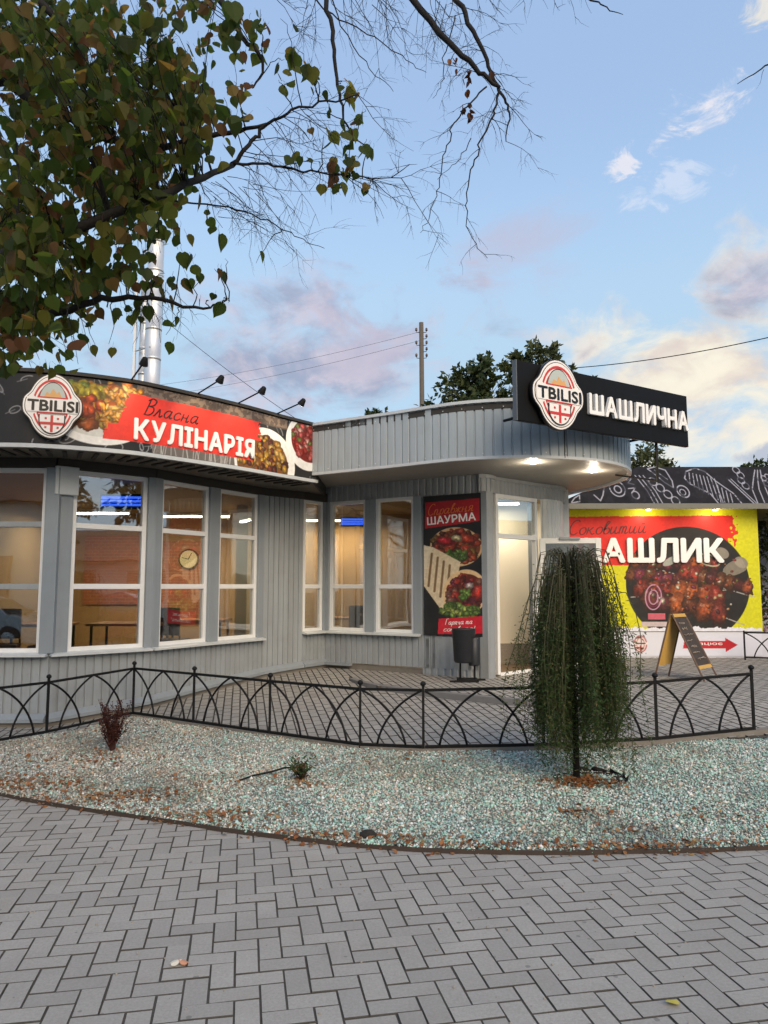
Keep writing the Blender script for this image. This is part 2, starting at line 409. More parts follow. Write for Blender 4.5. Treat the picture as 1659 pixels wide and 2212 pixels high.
HAND = {'а': ([(.75, .85), (.5, 1), (.2, .8), (.08, .4), (.25, .05), (.5, .15), (.75, .7)], [(.78, 1), (.7, .3), (.8, .02), (1.0, .2)]),
 'с': ([(.7, .8), (.5, 1), (.2, .8), (.08, .4), (.25, .05), (.55, .08), (.8, .3)],), 'о': ([(.45, 1), (.15, .8), (.08, .4), (.25, .03), (.55, .1), (.72, .5), (.62, .88), (.45, 1)],),
 'л': ([(0, .05), (.15, .1), (.35, .6), (.5, 1)], [(.5, 1), (.6, .5), (.65, .1), (.75, .02), (.95, .25)]), 'н': ([(.12, 1), (.05, 0)], [(.08, .5), (.6, .5)], [(.65, 1), (.58, .1), (.7, 0), (.9, .2)]),
 'к': ([(.12, 1), (.05, 0)], [(.65, 1), (.3, .6), (.1, .5)], [(.3, .55), (.5, .15), (.65, 0), (.85, .15)]), 'в': ([(.05, .5), (.3, 1.2), (.5, 1.6), (.35, 1.75), (.15, 1.2), (.08, .3), (.3, 0), (.6, .2), (.65, .6), (.4, .85), (.15, .6)],),
 'и': _i, 'й': _i + ([(.25, 1.4), (.4, 1.25), (.55, 1.4)],), 'т': ([(.05, 1), (0, 0)], [(.03, .6), (.2, .98), (.35, .8), (.3, 0)], [(.33, .6), (.5, .98), (.68, .8), (.62, .1), (.75, 0), (.92, .2)]),
 'п': ([(.08, 1), (0, 0)], [(.05, .6), (.3, 1), (.5, .8), (.45, .1), (.6, 0), (.8, .2)]), 'р': ([(.15, 1), (-.05, -.7)], [(.12, .6), (.35, 1), (.62, .8), (.55, .2), (.3, .02), (.1, .25)]),
 'ж': ([(.05, .9), (.3, .55), (.05, .05)], [(.5, 1), (.42, 0)], [(.95, .95), (.5, .5)], [(.5, .5), (.8, .05), (1.0, .1)]), 'я': ([(.65, 1), (.3, .95), (.15, .72), (.35, .5), (.62, .52)], [(.68, 1), (.58, .1), (.7, 0), (.88, .15)], [(.4, .5), (.05, 0)]),
 'ч': ([(.08, 1), (.1, .6), (.35, .45), (.6, .6)], [(.65, 1), (.58, .1), (.7, 0), (.85, .2)]), '!': ([(.2, 1.6), (.1, .5)], [(.08, .08), (.06, 0)]), ' ': (),
 'В': ([(.25, 2.0), (.1, 0)], [(0, 1.75), (.4, 2.1), (.85, 1.85), (.7, 1.3), (.25, 1.1)], [(.25, 1.1), (.75, 1.0), (.85, .45), (.5, .02), (0, .05)]),
 'С': ([(1.0, 1.75), (.75, 2.05), (.3, 1.8), (.05, 1.0), (.2, .25), (.55, 0), (.95, .3)],), 'Г': ([(.2, 2), (.05, 0)], [(.1, 2), (.9, 2.05)])}
def put_script(name, body, mapf, u, v, d, xh, width, mt, parent, pen=.10, slant=.35, rot=0.):
    """handwritten lettering as flat brush strokes"""
    x = 0; lines = []
    for ch in body:
        g = HAND[ch]
        for st_ in g: lines.append([V((p.x + x, p.y, 0)) for p in catmull([(a, b, 0) for a, b in st_], 5)])
        x += (max([a for st_ in g for a, b in st_]) + .10) if g else .55
    k = width / (x * xh); mb = MB(); c, s_ = math.cos(rot), math.sin(rot)
    for n_, ln in enumerate(lines):
        pts = [((p.x * k + slant * p.y) * xh, p.y * xh) for p in ln]; pts = [(a * c - b * s_, a * s_ + b * c) for a, b in pts]; m_ = len(pts); o = len(mb.v)
        for i, (a, b) in enumerate(pts):
            a0, b0 = pts[max(0, i - 1)]; a1, b1 = pts[min(m_ - 1, i + 1)]; L_ = math.hypot(a1 - a0, b1 - b0) + 1e-9; w = pen * xh * (.55 + .45 * abs(b1 - b0) / L_) * (.6 if i in (0, m_ - 1) else 1)
            nx_, ny_ = -(b1 - b0) / L_ * w, (a1 - a0) / L_ * w; dd = d + .0002 * (n_ % 5)
            mb.v += [tuple(mapf(u + a + nx_, v + b + ny_, dd)), tuple(mapf(u + a - nx_, v + b - ny_, dd))]
        mb.f += [(o + 2 * i, o + 2 * i + 1, o + 2 * i + 3, o + 2 * i + 2) for i in range(m_ - 1)]
    return mb.build(name, mt, parent)
def flat(name, pts, mapf, d, mt, parent, th=.0):
    mb = MB(); n = len(pts)
    mb.v = [tuple(mapf(u, v, d)) for u, v in pts]; mb.f = [tuple(range(n))]
    if th:
        mb.v += [tuple(mapf(u, v, d - th)) for u, v in pts]; mb.f.append(tuple(range(2 * n - 1, n - 1, -1)))
        for i in range(n): j = (i + 1) % n; mb.f.append((i, i + n, j + n, j))
    return mb.build(name, mt, parent)
def inside(poly, x, y):
    x = np.asarray(x, float); y = np.asarray(y, float); r = np.zeros(x.shape, bool); n = len(poly)
    for i in range(n):
        x0, y0 = poly[i][:2]; x1, y1 = poly[(i + 1) % n][:2]
        c = ((y0 > y) != (y1 > y)); den = (y1 - y0) if y1 != y0 else 1e-9
        r ^= c & (x < (x1 - x0) * (y - y0) / den + x0)
    return r
# ------------------------------------------------------------------ printed pictures (colour grids)
def vnoise(W, H, cell, rng, oct=3):
    out = np.zeros((H, W)); amp = 1; tot = 0
    for o in range(oct):
        c = max(1.5, cell / 2 ** o); gw, gh = int(W / c) + 3, int(H / c) + 3; g = rng.random((gh, gw))
        x = np.arange(W) / c; y = np.arange(H) / c; xi = x.astype(int); yi = y.astype(int); fx = x - xi; fy = (y - yi)[:, None]
        fx = fx * fx * (3 - 2 * fx); fy = fy * fy * (3 - 2 * fy)
        a = g[yi][:, xi] * (1 - fx) + g[yi][:, xi + 1] * fx; b = g[yi + 1][:, xi] * (1 - fx) + g[yi + 1][:, xi + 1] * fx
        out += amp * (a * (1 - fy) + b * fy); tot += amp; amp *= .55
    return out / tot
class Canvas:
    """y runs down, colours are sRGB 0..1"""
    def __init__(s, W, H, c, k=1., seed=1):
        s.k = k; s.W, s.H = int(W * k), int(H * k); s.a = np.zeros((s.H, s.W, 3)); s.a[:] = s.c(c)
        s.X, s.Y = np.meshgrid((np.arange(s.W) + .5) / k, (np.arange(s.H) + .5) / k); s.rng = np.random.default_rng(seed); s.WX, s.WY = s.n(7, 3) - .5, s.n(7, 3) - .5; s.CH = s.n(4, 4)
    def c(s, c): return np.array([int(c[i:i + 2], 16) / 255 for i in (1, 3, 5)]) if isinstance(c, str) else np.array(c)
    def n(s, cell, oct=3): return vnoise(s.W, s.H, cell * s.k, s.rng, oct)
    def fill(s, m, c, al=1.):
        m = np.clip(m.astype(float) * al, 0, 1)[..., None]; s.a = s.a * (1 - m) + m * (c if isinstance(c, np.ndarray) and c.ndim == 3 else s.c(c))
    def ed(s, cx, cy, rx, ry, rot=0):
        c, q = math.cos(rot), math.sin(rot); x = s.X - cx; y = s.Y - cy
        return np.hypot((x * c + y * q) / rx, (-x * q + y * c) / ry)
    def ell(s, cx, cy, rx, ry, c, rot=0, al=1.): s.fill(np.clip((1 - s.ed(cx, cy, rx, ry, rot)) * min(rx, ry) * s.k + .5, 0, 1), c, al)
    def poly(s, pts, c, al=1.): s.fill(inside(pts, s.X, s.Y), c, al)
    def line(s, pts, w, c, al=1.):
        d = np.full(s.X.shape, 1e9)
        for (x0, y0), (x1, y1) in zip(pts[:-1], pts[1:]):
            dx, dy = x1 - x0, y1 - y0; L = dx * dx + dy * dy + 1e-9; t = np.clip(((s.X - x0) * dx + (s.Y - y0) * dy) / L, 0, 1)
            d = np.minimum(d, np.hypot(s.X - x0 - t * dx, s.Y - y0 - t * dy))
        s.fill(np.clip((w / 2 - d) * s.k + .5, 0, 1), c, al)
    def ring(s, cx, cy, rx, ry, w, c, rot=0, al=1., a0=0, a1=6.2832):
        p = []
        for i in range(25):
            t = a0 + (a1 - a0) * i / 24; x, y = rx * math.cos(t), ry * math.sin(t)
            p.append((cx + x * math.cos(rot) - y * math.sin(rot), cy + x * math.sin(rot) + y * math.cos(rot)))
        s.line(p, w, c, al)
    def lump(s, cx, cy, rx, ry, c, rot=0, dark=.45, hi=.5):
        """a piece of food as a photo shows it: dark rim, body, gloss"""
        R_ = max(rx, ry) + 2; x0, x1 = max(0, int((cx - R_) * s.k)), min(s.W, int((cx + R_) * s.k) + 1); y0, y1 = max(0, int((cy - R_) * s.k)), min(s.H, int((cy + R_) * s.k) + 1)
        if x1 <= x0 or y1 <= y0: return
        full = s; s = object.__new__(Canvas); s.k = full.k; sl = (slice(y0, y1), slice(x0, x1)); w_ = .9 * min(rx, ry); s.X, s.Y, s.a = full.X[sl] + full.WX[sl] * w_, full.Y[sl] + full.WY[sl] * w_, full.a[sl]
        c = s.c(c); e = s.ed(cx, cy, rx, ry, rot); cov = np.clip((1 - e) * min(rx, ry) * s.k + .5, 0, 1)
        lit = np.clip(1.1 - e * .75 - ((s.Y - cy) / ry) * .22 - ((s.X - cx) / rx) * .12, dark, 1.25)[..., None]
        s.fill(cov, np.clip(c[None, None] * lit * (.68 + .64 * full.CH[sl][..., None]), 0, 1))
        g = np.clip(1 - s.ed(cx - rx * .3, cy - ry * .38, rx * .32, ry * .22, rot), 0, 1); s.fill(g, np.clip(c * .4 + .6, 0, 1), hi)
        full.a[y0:y1, x0:x1] = s.a
    def scatter(s, mask, n, cols, r0, r1, asp=1.6, **k):
        ys, xs = np.where(mask)
        if len(xs) == 0: return
        for i in sorted(s.rng.integers(0, len(xs), n), key=lambda q: ys[q]):
            r = s.rng.uniform(r0, r1); s.lump(xs[i] / s.k, ys[i] / s.k, r * s.rng.uniform(1, asp), r, cols[s.rng.integers(len(cols))], s.rng.uniform(0, 3.1), **k)
    def grain(s, amt=.12, cell=3): s.a = np.clip(s.a * (1 + (s.n(cell, 3)[..., None] - .5) * 2 * amt), 0, 1)
    def mesh(s, name, mapf, u0, u1, v0, v1, d, mt, parent, keep=None):
        """grid over u0..u1 (left to right), v1..v0 (top to bottom) with one colour per cell corner"""
        W, H = s.W, s.H; us = u0 + (np.arange(W) + .5) / W * (u1 - u0); us[0], us[-1] = u0, u1
        vs_ = v1 - (np.arange(H) + .5) / H * (v1 - v0); vs_[0], vs_[-1] = v1, v0
        co = np.array([mapf(u, v, d) for v in vs_ for u in us], np.float32)
        i = np.arange((H - 1) * (W - 1)); r = i // (W - 1); q = i % (W - 1); a = r * W + q
        f = np.stack([a + W, a + W + 1, a + 1, a], 1)
        if keep is not None: kk = keep(s).ravel(); f = f[kk[f].all(1)]
        me = np_mesh(name, co, f); col = np.clip(s.a.reshape(-1, 3), 0, 1); lin = np.where(col <= .04045, col / 12.92, ((col + .055) / 1.055) ** 2.4)
        at_ = me.color_attributes.new('print', 'FLOAT_COLOR', 'POINT'); rgba = np.ones((len(lin), 4), np.float32); rgba[:, :3] = lin
        at_.data.foreach_set('color', rgba.ravel()); return link(name, me, mt, parent)
# ------------------------------------------------------------------ ground
def G(x, y):
    return np.clip(.0345 * (np.asarray(x, float) + 3.9) + .06 * (np.asarray(y, float) - 8.7), 0, .28)
ASPHALT = mat('grey_asphalt', (.055, .055, .057), .9, 0, .25, 2, bump=.4, bscale=120)
m = MB(); m.add([(-300, -300, -.06), (300, -300, -.06), (300, 600, -.06), (-300, 600, -.06)], [(0, 1, 2, 3)])
tag(m.build('ground', ASPHALT), kind='structure')

t = NT('concrete_paver')
c = t.ramp(t.rnd(), [(0, (.345, .331, .301)), (.25, (.385, .369, .334)), (.6, (.415, .397, .358)), (.85, (.445, .426, .384)), (1, (.37, .356, .325))])
c = t.mix(t.math('MULTIPLY', t.noise(240, 3, .7), .45), c, (.19, .183, .17))
c = t.mix(t.ramp(t.noise(75, 4, .75), [(.38, (.38, .38, .38)), (.62, (0, 0, 0))]), c, (.20, .193, .178))
c = t.mix(t.math('MULTIPLY', t.ramp(t.noise(2.7, 6, .72), [(.50, (0, 0, 0)), (.70, (1, 1, 1))]), .30), c, (.24, .215, .175))
c = t.mix(t.math('MULTIPLY', t.ramp(t.noise(420, 2, .6), [(.62, (0, 0, 0)), (.72, (1, 1, 1))]), .35), c, (.52, .51, .49))
c = t.mix(t.math('MULTIPLY', t.ramp(t.noise(1.1, 6, .7), [(.42, (0, 0, 0)), (.75, (1, 1, 1))]), .32), c, (.20, .19, .17))
c = t.mix(t.math('MULTIPLY', t.ramp(t.noise(9, 5, .75), [(.60, (0, 0, 0)), (.74, (1, 1, 1))]), .30), c, (.19, .18, .17))
vo = t.n('ShaderNodeTexVoronoi', {'Scale': 7.0}); t.t.links.new(t.pos(), vo.inputs['Vector'])
c = t.mix(t.math('MULTIPLY', t.math('LESS_THAN', t.math('ADD', vo.outputs['Distance'], t.math('MULTIPLY', t.noise(40, 3), .10)), .125), .5), c, (.10, .097, .09))
t.set(t.b.inputs['Base Color'], c); t.b.inputs['Roughness'].default_value = .86; t.b.inputs['Specular IOR Level'].default_value = .35
t.bump(t.math('ADD', t.noise(300, 4, .7), t.math('MULTIPLY', t.noise(30, 3), 1.2)), .32, .004)
PAVER = t.m
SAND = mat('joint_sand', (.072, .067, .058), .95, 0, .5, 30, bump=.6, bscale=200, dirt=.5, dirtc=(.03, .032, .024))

A_PAV = R(10.8)
E1 = np.array([math.cos(A_PAV), math.sin(A_PAV)]); E2 = np.array([-math.sin(A_PAV), math.cos(A_PAV)])
# the gravel bed: near edge (left to right) and fence line
NEAR = catmull([(-6.4, 8.2, 0), (-4.6, 6.85, 0), (-2.94, 5.86, 0), (-2.17, 5.49, 0), (-1.51, 5.23, 0), (-.91, 4.98, 0), (-.01, 4.70, 0), (.69, 4.62, 0), (1.31, 4.62, 0), (2.33, 4.70, 0), (3.4, 4.95, 0), (4.6, 5.5, 0), (5.6, 6.4, 0)], 6)
POSTS = [(-4.87, 6.33), (-4.24, 7.23), (-3.62, 8.13), (-3.0, 9.03), (-2.14, 8.49), (-1.19, 7.88), (-.23, 7.30), (.37, 7.13), (1.49, 7.07), (2.57, 7.14), (3.6, 7.37)]
FARL = [(5.9, 7.75)] + POSTS[::-1]
BED = [(p.x, p.y) for p in NEAR if p.x > -5.4] + FARL
BEDX = [b[0] for b in BED]; BEDY = [b[1] for b in BED]

def paver_mesh(name, w, l, gap=.0050, th=.05, ch=.0022):
    a, b = w / 2 - gap / 2, l / 2 - gap / 2; mb = MB(); i = ch
    mb.v = [(-a, -b, -th), (a, -b, -th), (a, b, -th), (-a, b, -th), (-a, -b, -ch), (a, -b, -ch), (a, b, -ch), (-a, b, -ch),
            (-a + i, -b + i, 0), (a - i, -b + i, 0), (a - i, b - i, 0), (-a + i, b - i, 0)]
    for o in (0, 4):
        for k in range(4): k2 = (k + 1) % 4; mb.f.append((o + k, o + k2, o + 4 + k2, o + 4 + k))
    mb.f.append((8, 9, 10, 11)); return mb
def lay(name, parent, places, w, l, zf, n_single, base_mb, tilt=.35):
    """places: (x, y, angle) of each paver; the n_single that show largest are objects, the rest one mesh"""
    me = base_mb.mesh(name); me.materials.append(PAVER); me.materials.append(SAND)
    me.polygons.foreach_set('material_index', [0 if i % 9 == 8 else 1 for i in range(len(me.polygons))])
    def vis(p):
        x, y = p[0], p[1]; d = math.hypot(x, y)
        return (0 if (y > 2.45 and abs(x / y) < .56) else 100) + d
    places = sorted(places, key=vis); rng = random.Random(5)
    rest = MB()
    for i, (x, y, a) in enumerate(places):
        dz = rng.uniform(-.0022, .0022); rx, ry = R(rng.uniform(-tilt, tilt)), R(rng.uniform(-tilt, tilt)); ra = a + R(rng.uniform(-.6, .6))
        jx, jy = rng.uniform(-.001, .001), rng.uniform(-.001, .001)
        e = .06; gx = float(G(x + e, y) - G(x - e, y)) / (2 * e) if zf is G else 0; gy = float(G(x, y + e) - G(x, y - e)) / (2 * e) if zf is G else 0
        if gx or gy: rx += math.atan(gy * math.cos(a) - gx * math.sin(a)); ry -= math.atan(gx * math.cos(a) + gy * math.sin(a))
        M4 = Matrix.Translation((x + jx, y + jy, float(zf(x, y)) + dz)) @ Matrix.Rotation(ra, 4, 'Z') @ Matrix.Rotation(ry, 4, 'Y') @ Matrix.Rotation(rx, 4, 'X')
        if i < n_single:
            o = bpy.data.objects.new(name, me); COL.objects.link(o); o.parent = parent; o.matrix_local = M4
        else:
            rest.add([M4 @ V(q) for q in base_mb.v], base_mb.f)
    if rest.v:
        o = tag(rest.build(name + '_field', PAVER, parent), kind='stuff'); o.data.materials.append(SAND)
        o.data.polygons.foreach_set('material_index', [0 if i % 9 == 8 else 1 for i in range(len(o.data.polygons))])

# foreground herringbone pavement
m = MB(); m.add([(-14, -7, -.0045), (14, -7, -.0045), (14, 9, -.0045), (-14, 9, -.0045)], [(0, 1, 2, 3)])
pav = tag(m.build('pavement', SAND), kind='structure')
pl = []; W = .1
for i in range(-75, 76):
    for j in range(-25, 95):
        k = (i - j) % 4
        if k == 0: c0 = E1 * (i + 1) * W + E2 * (j + .5) * W; a = A_PAV + math.pi / 2
        elif k == 3: c0 = E1 * (i + .5) * W + E2 * (j + 1) * W; a = A_PAV
        else: continue
        x, y = c0
        if -6.5 < x < 6.5 and -1.5 < y < 8.2: pl.append((x, y, a))
inb = np.array([inside(BED, [p[0] + a for a in (-.09, .09, -.09, .09, 0)], [p[1] + b for b in (-.09, -.09, .09, .09, -.12)]).all() for p in pl])
far = np.array([p[1] > np.interp(p[0], [-6.5, -3.62, -3.0, .37, 3.6, 6.5], [4.5, 8.0, 9.0, 7.1, 7.3, 7.9]) for p in pl])
pl = [p for p, q, r in zip(pl, inb, far) if not q and not r]
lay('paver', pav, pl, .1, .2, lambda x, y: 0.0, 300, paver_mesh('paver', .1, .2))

# courtyard paving behind the fence, rising to the entrance platform
PLAT = [(-.75, 12.5), (-.48, 10.9), (-.36, 10.62), (0, 10.08), (.8, 9.42), (1.63, 8.88), (2.3, 8.72), (2.75, 8.95), (3.0, 9.45), (10, 9.45), (10, 14.6), (-.75, 14.6)]
FENCE_X = [p[0] for p in POSTS[3:]] + [5.9, 10]; FENCE_Y = [p[1] for p in POSTS[3:]] + [7.75, 8.4]
def behind(x, y):
    x = np.asarray(x, float); y = np.asarray(y, float)
    r = y > np.interp(x, FENCE_X, FENCE_Y) + .02
    l = (x < -3.0) & (x > -6)
    xl = np.interp(y, [6.33, 9.03], [-4.87, -3.0])
    return np.where(x < -3.0, (x < xl + .0) & (y > 6.3) & (y < 9.6), r)
nx, ny = 100, 64
gx = np.linspace(-6, 10, nx); gy = np.linspace(6.2, 14.6, ny); XX, YY = np.meshgrid(gx, gy)
ok = behind(XX, YY) ; zz_ = G(XX, YY) - .016
v = np.stack([XX.ravel(), YY.ravel(), zz_.ravel()], 1)
i = np.arange((ny - 1) * (nx - 1)); r_ = i // (nx - 1); q_ = i % (nx - 1); a_ = r_ * nx + q_
f_ = np.stack([a_, a_ + 1, a_ + nx + 1, a_ + nx], 1); okf = ok.ravel()[f_].any(1)
cy = tag(link('courtyard', np_mesh('courtyard', v, f_[okf]), SAND), kind='structure')
cp = []
for i in range(-70, 115):
    for j in range(20, 95):
        c0 = E1 * (i + .5) * .1 + E2 * (j + (.5 if i % 2 else 0)) * .2
        x, y = c0
        if -5.6 < x < 9.5 and 6.3 < y < 14.3: cp.append((x, y, A_PAV))
bx = np.array([p[0] for p in cp]); by = np.array([p[1] for p in cp])
keep = behind(bx, by) & ~((bx < -.98) & (by > np.interp(bx, [-3.88, -2.97, -2.42, -1.86, -1.3, -.98], [8.75, 9.6, 10.6, 11.5, 12.0, 12.4]))) & ~((bx > -.98) & (bx < 1.5) & (by > 12.4 - .6 * (bx + .98)))
inp = inside(PLAT, bx, by)
pm = paver_mesh('paver', .1, .2, .007, .04, .005)
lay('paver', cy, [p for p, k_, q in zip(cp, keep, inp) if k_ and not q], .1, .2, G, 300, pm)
m = MB(); m.prism(PLAT, -.05, .264)
plat = tag(m.build('entrance_platform', SAND), kind='structure')
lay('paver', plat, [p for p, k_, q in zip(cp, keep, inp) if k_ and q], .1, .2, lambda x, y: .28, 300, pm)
kb = catmull([(x, y, 0) for x, y in PLAT[1:9]], 8); kc = Curve2(kb); mb = MB(); us = np.linspace(0, kc.L, 46)
for u in us:
    p = kc.map(u, 0, .03); q = kc.map(u, 0, -.06); zb = float(G(p.x, p.y)) - .05
    mb.v += [(p.x, p.y, zb), (p.x, p.y, .276), (p.x * .93 + q.x * .07, p.y * .93 + q.y * .07, .2825), (q.x, q.y, .2825), (q.x, q.y, zb)]
for i in range(len(us) - 1):
    for k in range(5): a = 5 * i; k2 = (k + 1) % 5; mb.f.append((a + k, a + 5 + k, a + 5 + k2, a + k2))
tag(mb.build('kerb', mat('kerb_concrete', (.17, .17, .168), .85, 0, .15, 9, bump=.3)), kind='structure')

# gravel bed
nx, ny = 190, 80
gx = np.linspace(-6.4, 6, nx); gy = np.linspace(4.5, 9.1, ny); XX, YY = np.meshgrid(gx, gy)
def bump2(x, y): return .012 * np.sin(2.3 * x + 1.1) * np.sin(2.9 * y + .4) + .008 * np.sin(6.1 * x - 2.2 * y) + .006 * np.sin(5 * y + 3.3 * x)
def bed_z(x, y): return G(x, y) * .75 + .016 + np.maximum(bump2(x, y), -.008) * .6
v = np.stack([XX.ravel(), YY.ravel(), bed_z(XX, YY).ravel()], 1)
i = np.arange((ny - 1) * (nx - 1)); a_ = (i // (nx - 1)) * nx + i % (nx - 1)
f_ = np.stack([a_, a_ + 1, a_ + nx + 1, a_ + nx], 1); f_ = f_[inside(BED, XX.ravel(), YY.ravel())[f_].all(1)]
tag(link('garden_bed', np_mesh('garden_bed', v, f_, True), mat('bed_soil', (.20, .20, .185), .95, 0, .4, 40, bump=.7, bscale=120)), kind='structure')
t = NT('gravel_stone'); at_ = t.n('ShaderNodeVertexColor', layer_name='print')
t.set(t.b.inputs['Base Color'], t.mix(t.math('MULTIPLY', t.noise(300, 2), .35), at_.outputs[0], (.16, .17, .165))); t.b.inputs['Roughness'].default_value = .55
GRAVEL = t.m
N = 300000
px_ = RNG.uniform(-6.2, 5.9, N); py_ = RNG.uniform(4.55, 9.05, N)
kk = inside(BED, px_, py_) & (np.abs(px_) < py_ * .80 + .5); px_, py_ = px_[kk], py_[kk]; n = len(px_)
OCT = np.array([[1, 0, 0], [-1, 0, 0], [0, 1, 0], [0, -1, 0], [0, 0, 1], [0, 0, -1]], float)
OF = np.array([[0, 2, 4], [2, 1, 4], [1, 3, 4], [3, 0, 4], [2, 0, 5], [1, 2, 5], [3, 1, 5], [0, 3, 5]])
sz = (.0042 + .0075 * RNG.random(n) ** 1.6) * (1 + .5 * (RNG.random(n) > .94) + 1.0 * (RNG.random(n) > .988))
P = OCT[None] * (1 + RNG.uniform(-.35, .35, (n, 6, 1))) * np.stack([sz * RNG.uniform(.8, 1.3, n), sz * RNG.uniform(.7, 1.1, n), sz * RNG.uniform(.55, .9, n)], 1)[:, None, :]
P += RNG.uniform(-.25, .25, (n, 6, 3)) * sz[:, None, None]
th = RNG.uniform(0, 6.28, n); c_, s_ = np.cos(th)[:, None], np.sin(th)[:, None]
Q = P.copy(); Q[..., 0] = P[..., 0] * c_ - P[..., 1] * s_; Q[..., 1] = P[..., 0] * s_ + P[..., 1] * c_
Q[..., 0] += px_[:, None]; Q[..., 1] += py_[:, None]; Q[..., 2] += (bed_z(px_, py_) + sz * .35 + RNG.uniform(0, .006, n))[:, None]
F = (OF[None] + (np.arange(n) * 6)[:, None, None]).reshape(-1, 3)
me = np_mesh('gravel', Q.reshape(-1, 3), F)
teal = np.array([.33, .58, .49]); pale = np.array([.80, .83, .75]); grey = np.array([.42, .40, .35]); warm_ = np.array([.52, .40, .29]); blue = np.array([.42, .60, .58]); dark = np.array([.15, .16, .135])
pal = np.stack([teal, pale, grey, warm_, blue, dark])
r = RNG.random(n); wx = np.clip((px_ + 3.0 + (py_ - 6) * -.35 + RNG.normal(0, .7, n)) / 3.6, 0, 1)
pr = np.stack([.10 + .22 * wx, .13 + .10 * wx, .40 - .25 * wx, .22 - .14 * wx, .05 + .16 * wx, .10 - .04 * wx], 1); pr /= pr.sum(1, keepdims=True)
ci = (r[:, None] > np.cumsum(pr, 1)).sum(1).clip(0, 5)
lf = np.sin(3.1 * px_ + 1.3 * py_) * np.sin(2.2 * py_ - 1.7 * px_ + 1) + .6 * np.sin(7 * px_ + 5 * py_)
cc = pal[ci] * RNG.uniform(.72, 1.28, (n, 1)) * (1 + .10 * lf[:, None] * np.array([1, .6, .3])); dk = np.clip(np.sin(1.7 * px_ - .6 * py_ + 2) * np.sin(2.6 * py_ + .9 * px_) + .5 * np.sin(9 * px_ - 4 * py_) * np.sin(8 * py_), 0, 1)[:, None]
cc = np.clip(cc * 1.04 * (1 - .38 * dk * np.array([.8, .9, 1.0])), 0, .88)
rgba = np.ones((n * 6, 4), np.float32); rgba[:, :3] = np.repeat(cc, 6, 0)
me.color_attributes.new('print', 'FLOAT_COLOR', 'POINT').data.foreach_set('color', rgba.ravel())
tag(link('gravel', me, GRAVEL), 'pale blue green crushed stone gravel filling the planting bed', 'gravel', kind='stuff')
# thin steel edging along the paving
nc = Curve2(NEAR); us = [u for u in np.linspace(0, nc.L, 110)]
tag(strip(nc.map, us, -.03, .027, -.004, .004).build('bed_edging', mat('rusty_dark_edging', '#3a302a', .8, 0, .3, 12)), kind='structure')
# border board under the fence
bc = Curve2([(p[0], p[1]) for p in POSTS[3:]] + [(5.9, 7.75)])
mb = MB(); us = np.linspace(0, bc.L, 60)
for u in us:
    a, b = bc.map(u, 0, .02), bc.map(u, 0, -.07); z = float(G(a.x, a.y))
    mb.v += [(a.x, a.y, z - .1), (a.x, a.y, z + .035), (b.x, b.y, z + .035), (b.x, b.y, z - .1)]
for i in range(len(us) - 1):
    for k in range(4): a = 4 * i; k2 = (k + 1) % 4; mb.f.append((a + k, a + 4 + k, a + 4 + k2, a + k2))
tag(mb.build('bed_border', CONC), kind='structure')

# ------------------------------------------------------------------ wrought fence
def fence(root, posts, zf, h=.52, knob=True, rise=.05):
    for i, (x, y) in enumerate(posts):
        z = zf(x, y); mb = MB(); mb.tube([(x, y, z - .06), (x, y, z + rise + h + .035)], .0165, 4); p = mb.build('post', BLACKM, root)
        if knob:
            mb = MB(); zc = z + rise + h + .058
            mb.lathe((x, y, zc), [(.004, -.032), (.016, -.024), (.013, -.018), (.027, -.008), (.029, .004), (.022, .019), (.008, .028)], 10); mb.build('finial', BLACKM, p, True)
    for (x0, y0), (x1, y1) in zip(posts[:-1], posts[1:]):
        z0, z1 = zf(x0, y0) + rise, zf(x1, y1) + rise; a, b = V((x0, y0, z0)), V((x1, y1, z1)); L = (b - a).length; d = (b - a) / L
        fr = lambda u, v: a + d * u + V((0, 0, v))
        for nm, v in (('top_rail', h), ('bottom_rail', 0)):
            mb = MB(); s = V((d.y, -d.x, 0)).normalized() * .013
            q0, q1 = fr(.014, v), fr(L - .014, v); k = V((0, 0, .0125))
            mb.hexa([q0 + s - k, q1 + s - k, q1 - s - k, q0 - s - k, q0 + s + k, q1 + s + k, q1 - s + k, q0 - s + k]); mb.build(nm, BLACKM, root)
        n = 2 if L > .8 else 1; w = L / n
        for j in range(n):
            for sgn in (1, -1):
                pts = []
                for k in range(13):
                    q_ = R(28) + k / 12 * R(52); uu = (math.sin(q_) - math.sin(R(28))) / (math.sin(R(80)) - math.sin(R(28))); vv = (math.cos(q_) - math.cos(R(80))) / (math.cos(R(28)) - math.cos(R(80)))
                    u_ = .03 * w + uu * .70 * w; u_ = u_ if sgn > 0 else w - u_
                    pts.append(fr(j * w + u_, vv * (h - .012) + .004) + V((d.y, -d.x, 0)) * (.006 * sgn))
                MB().tube(pts, .0115, 5).build('arch_bar', BLACKM, root, True)
fz = lambda x, y: float(G(x, y)) * 1.0
fn = thing('garden_fence', 'low black wrought iron fence with crossing arches round the gravel bed', 'fence', loc=(0, 0, 0))
fence(fn, POSTS, fz)
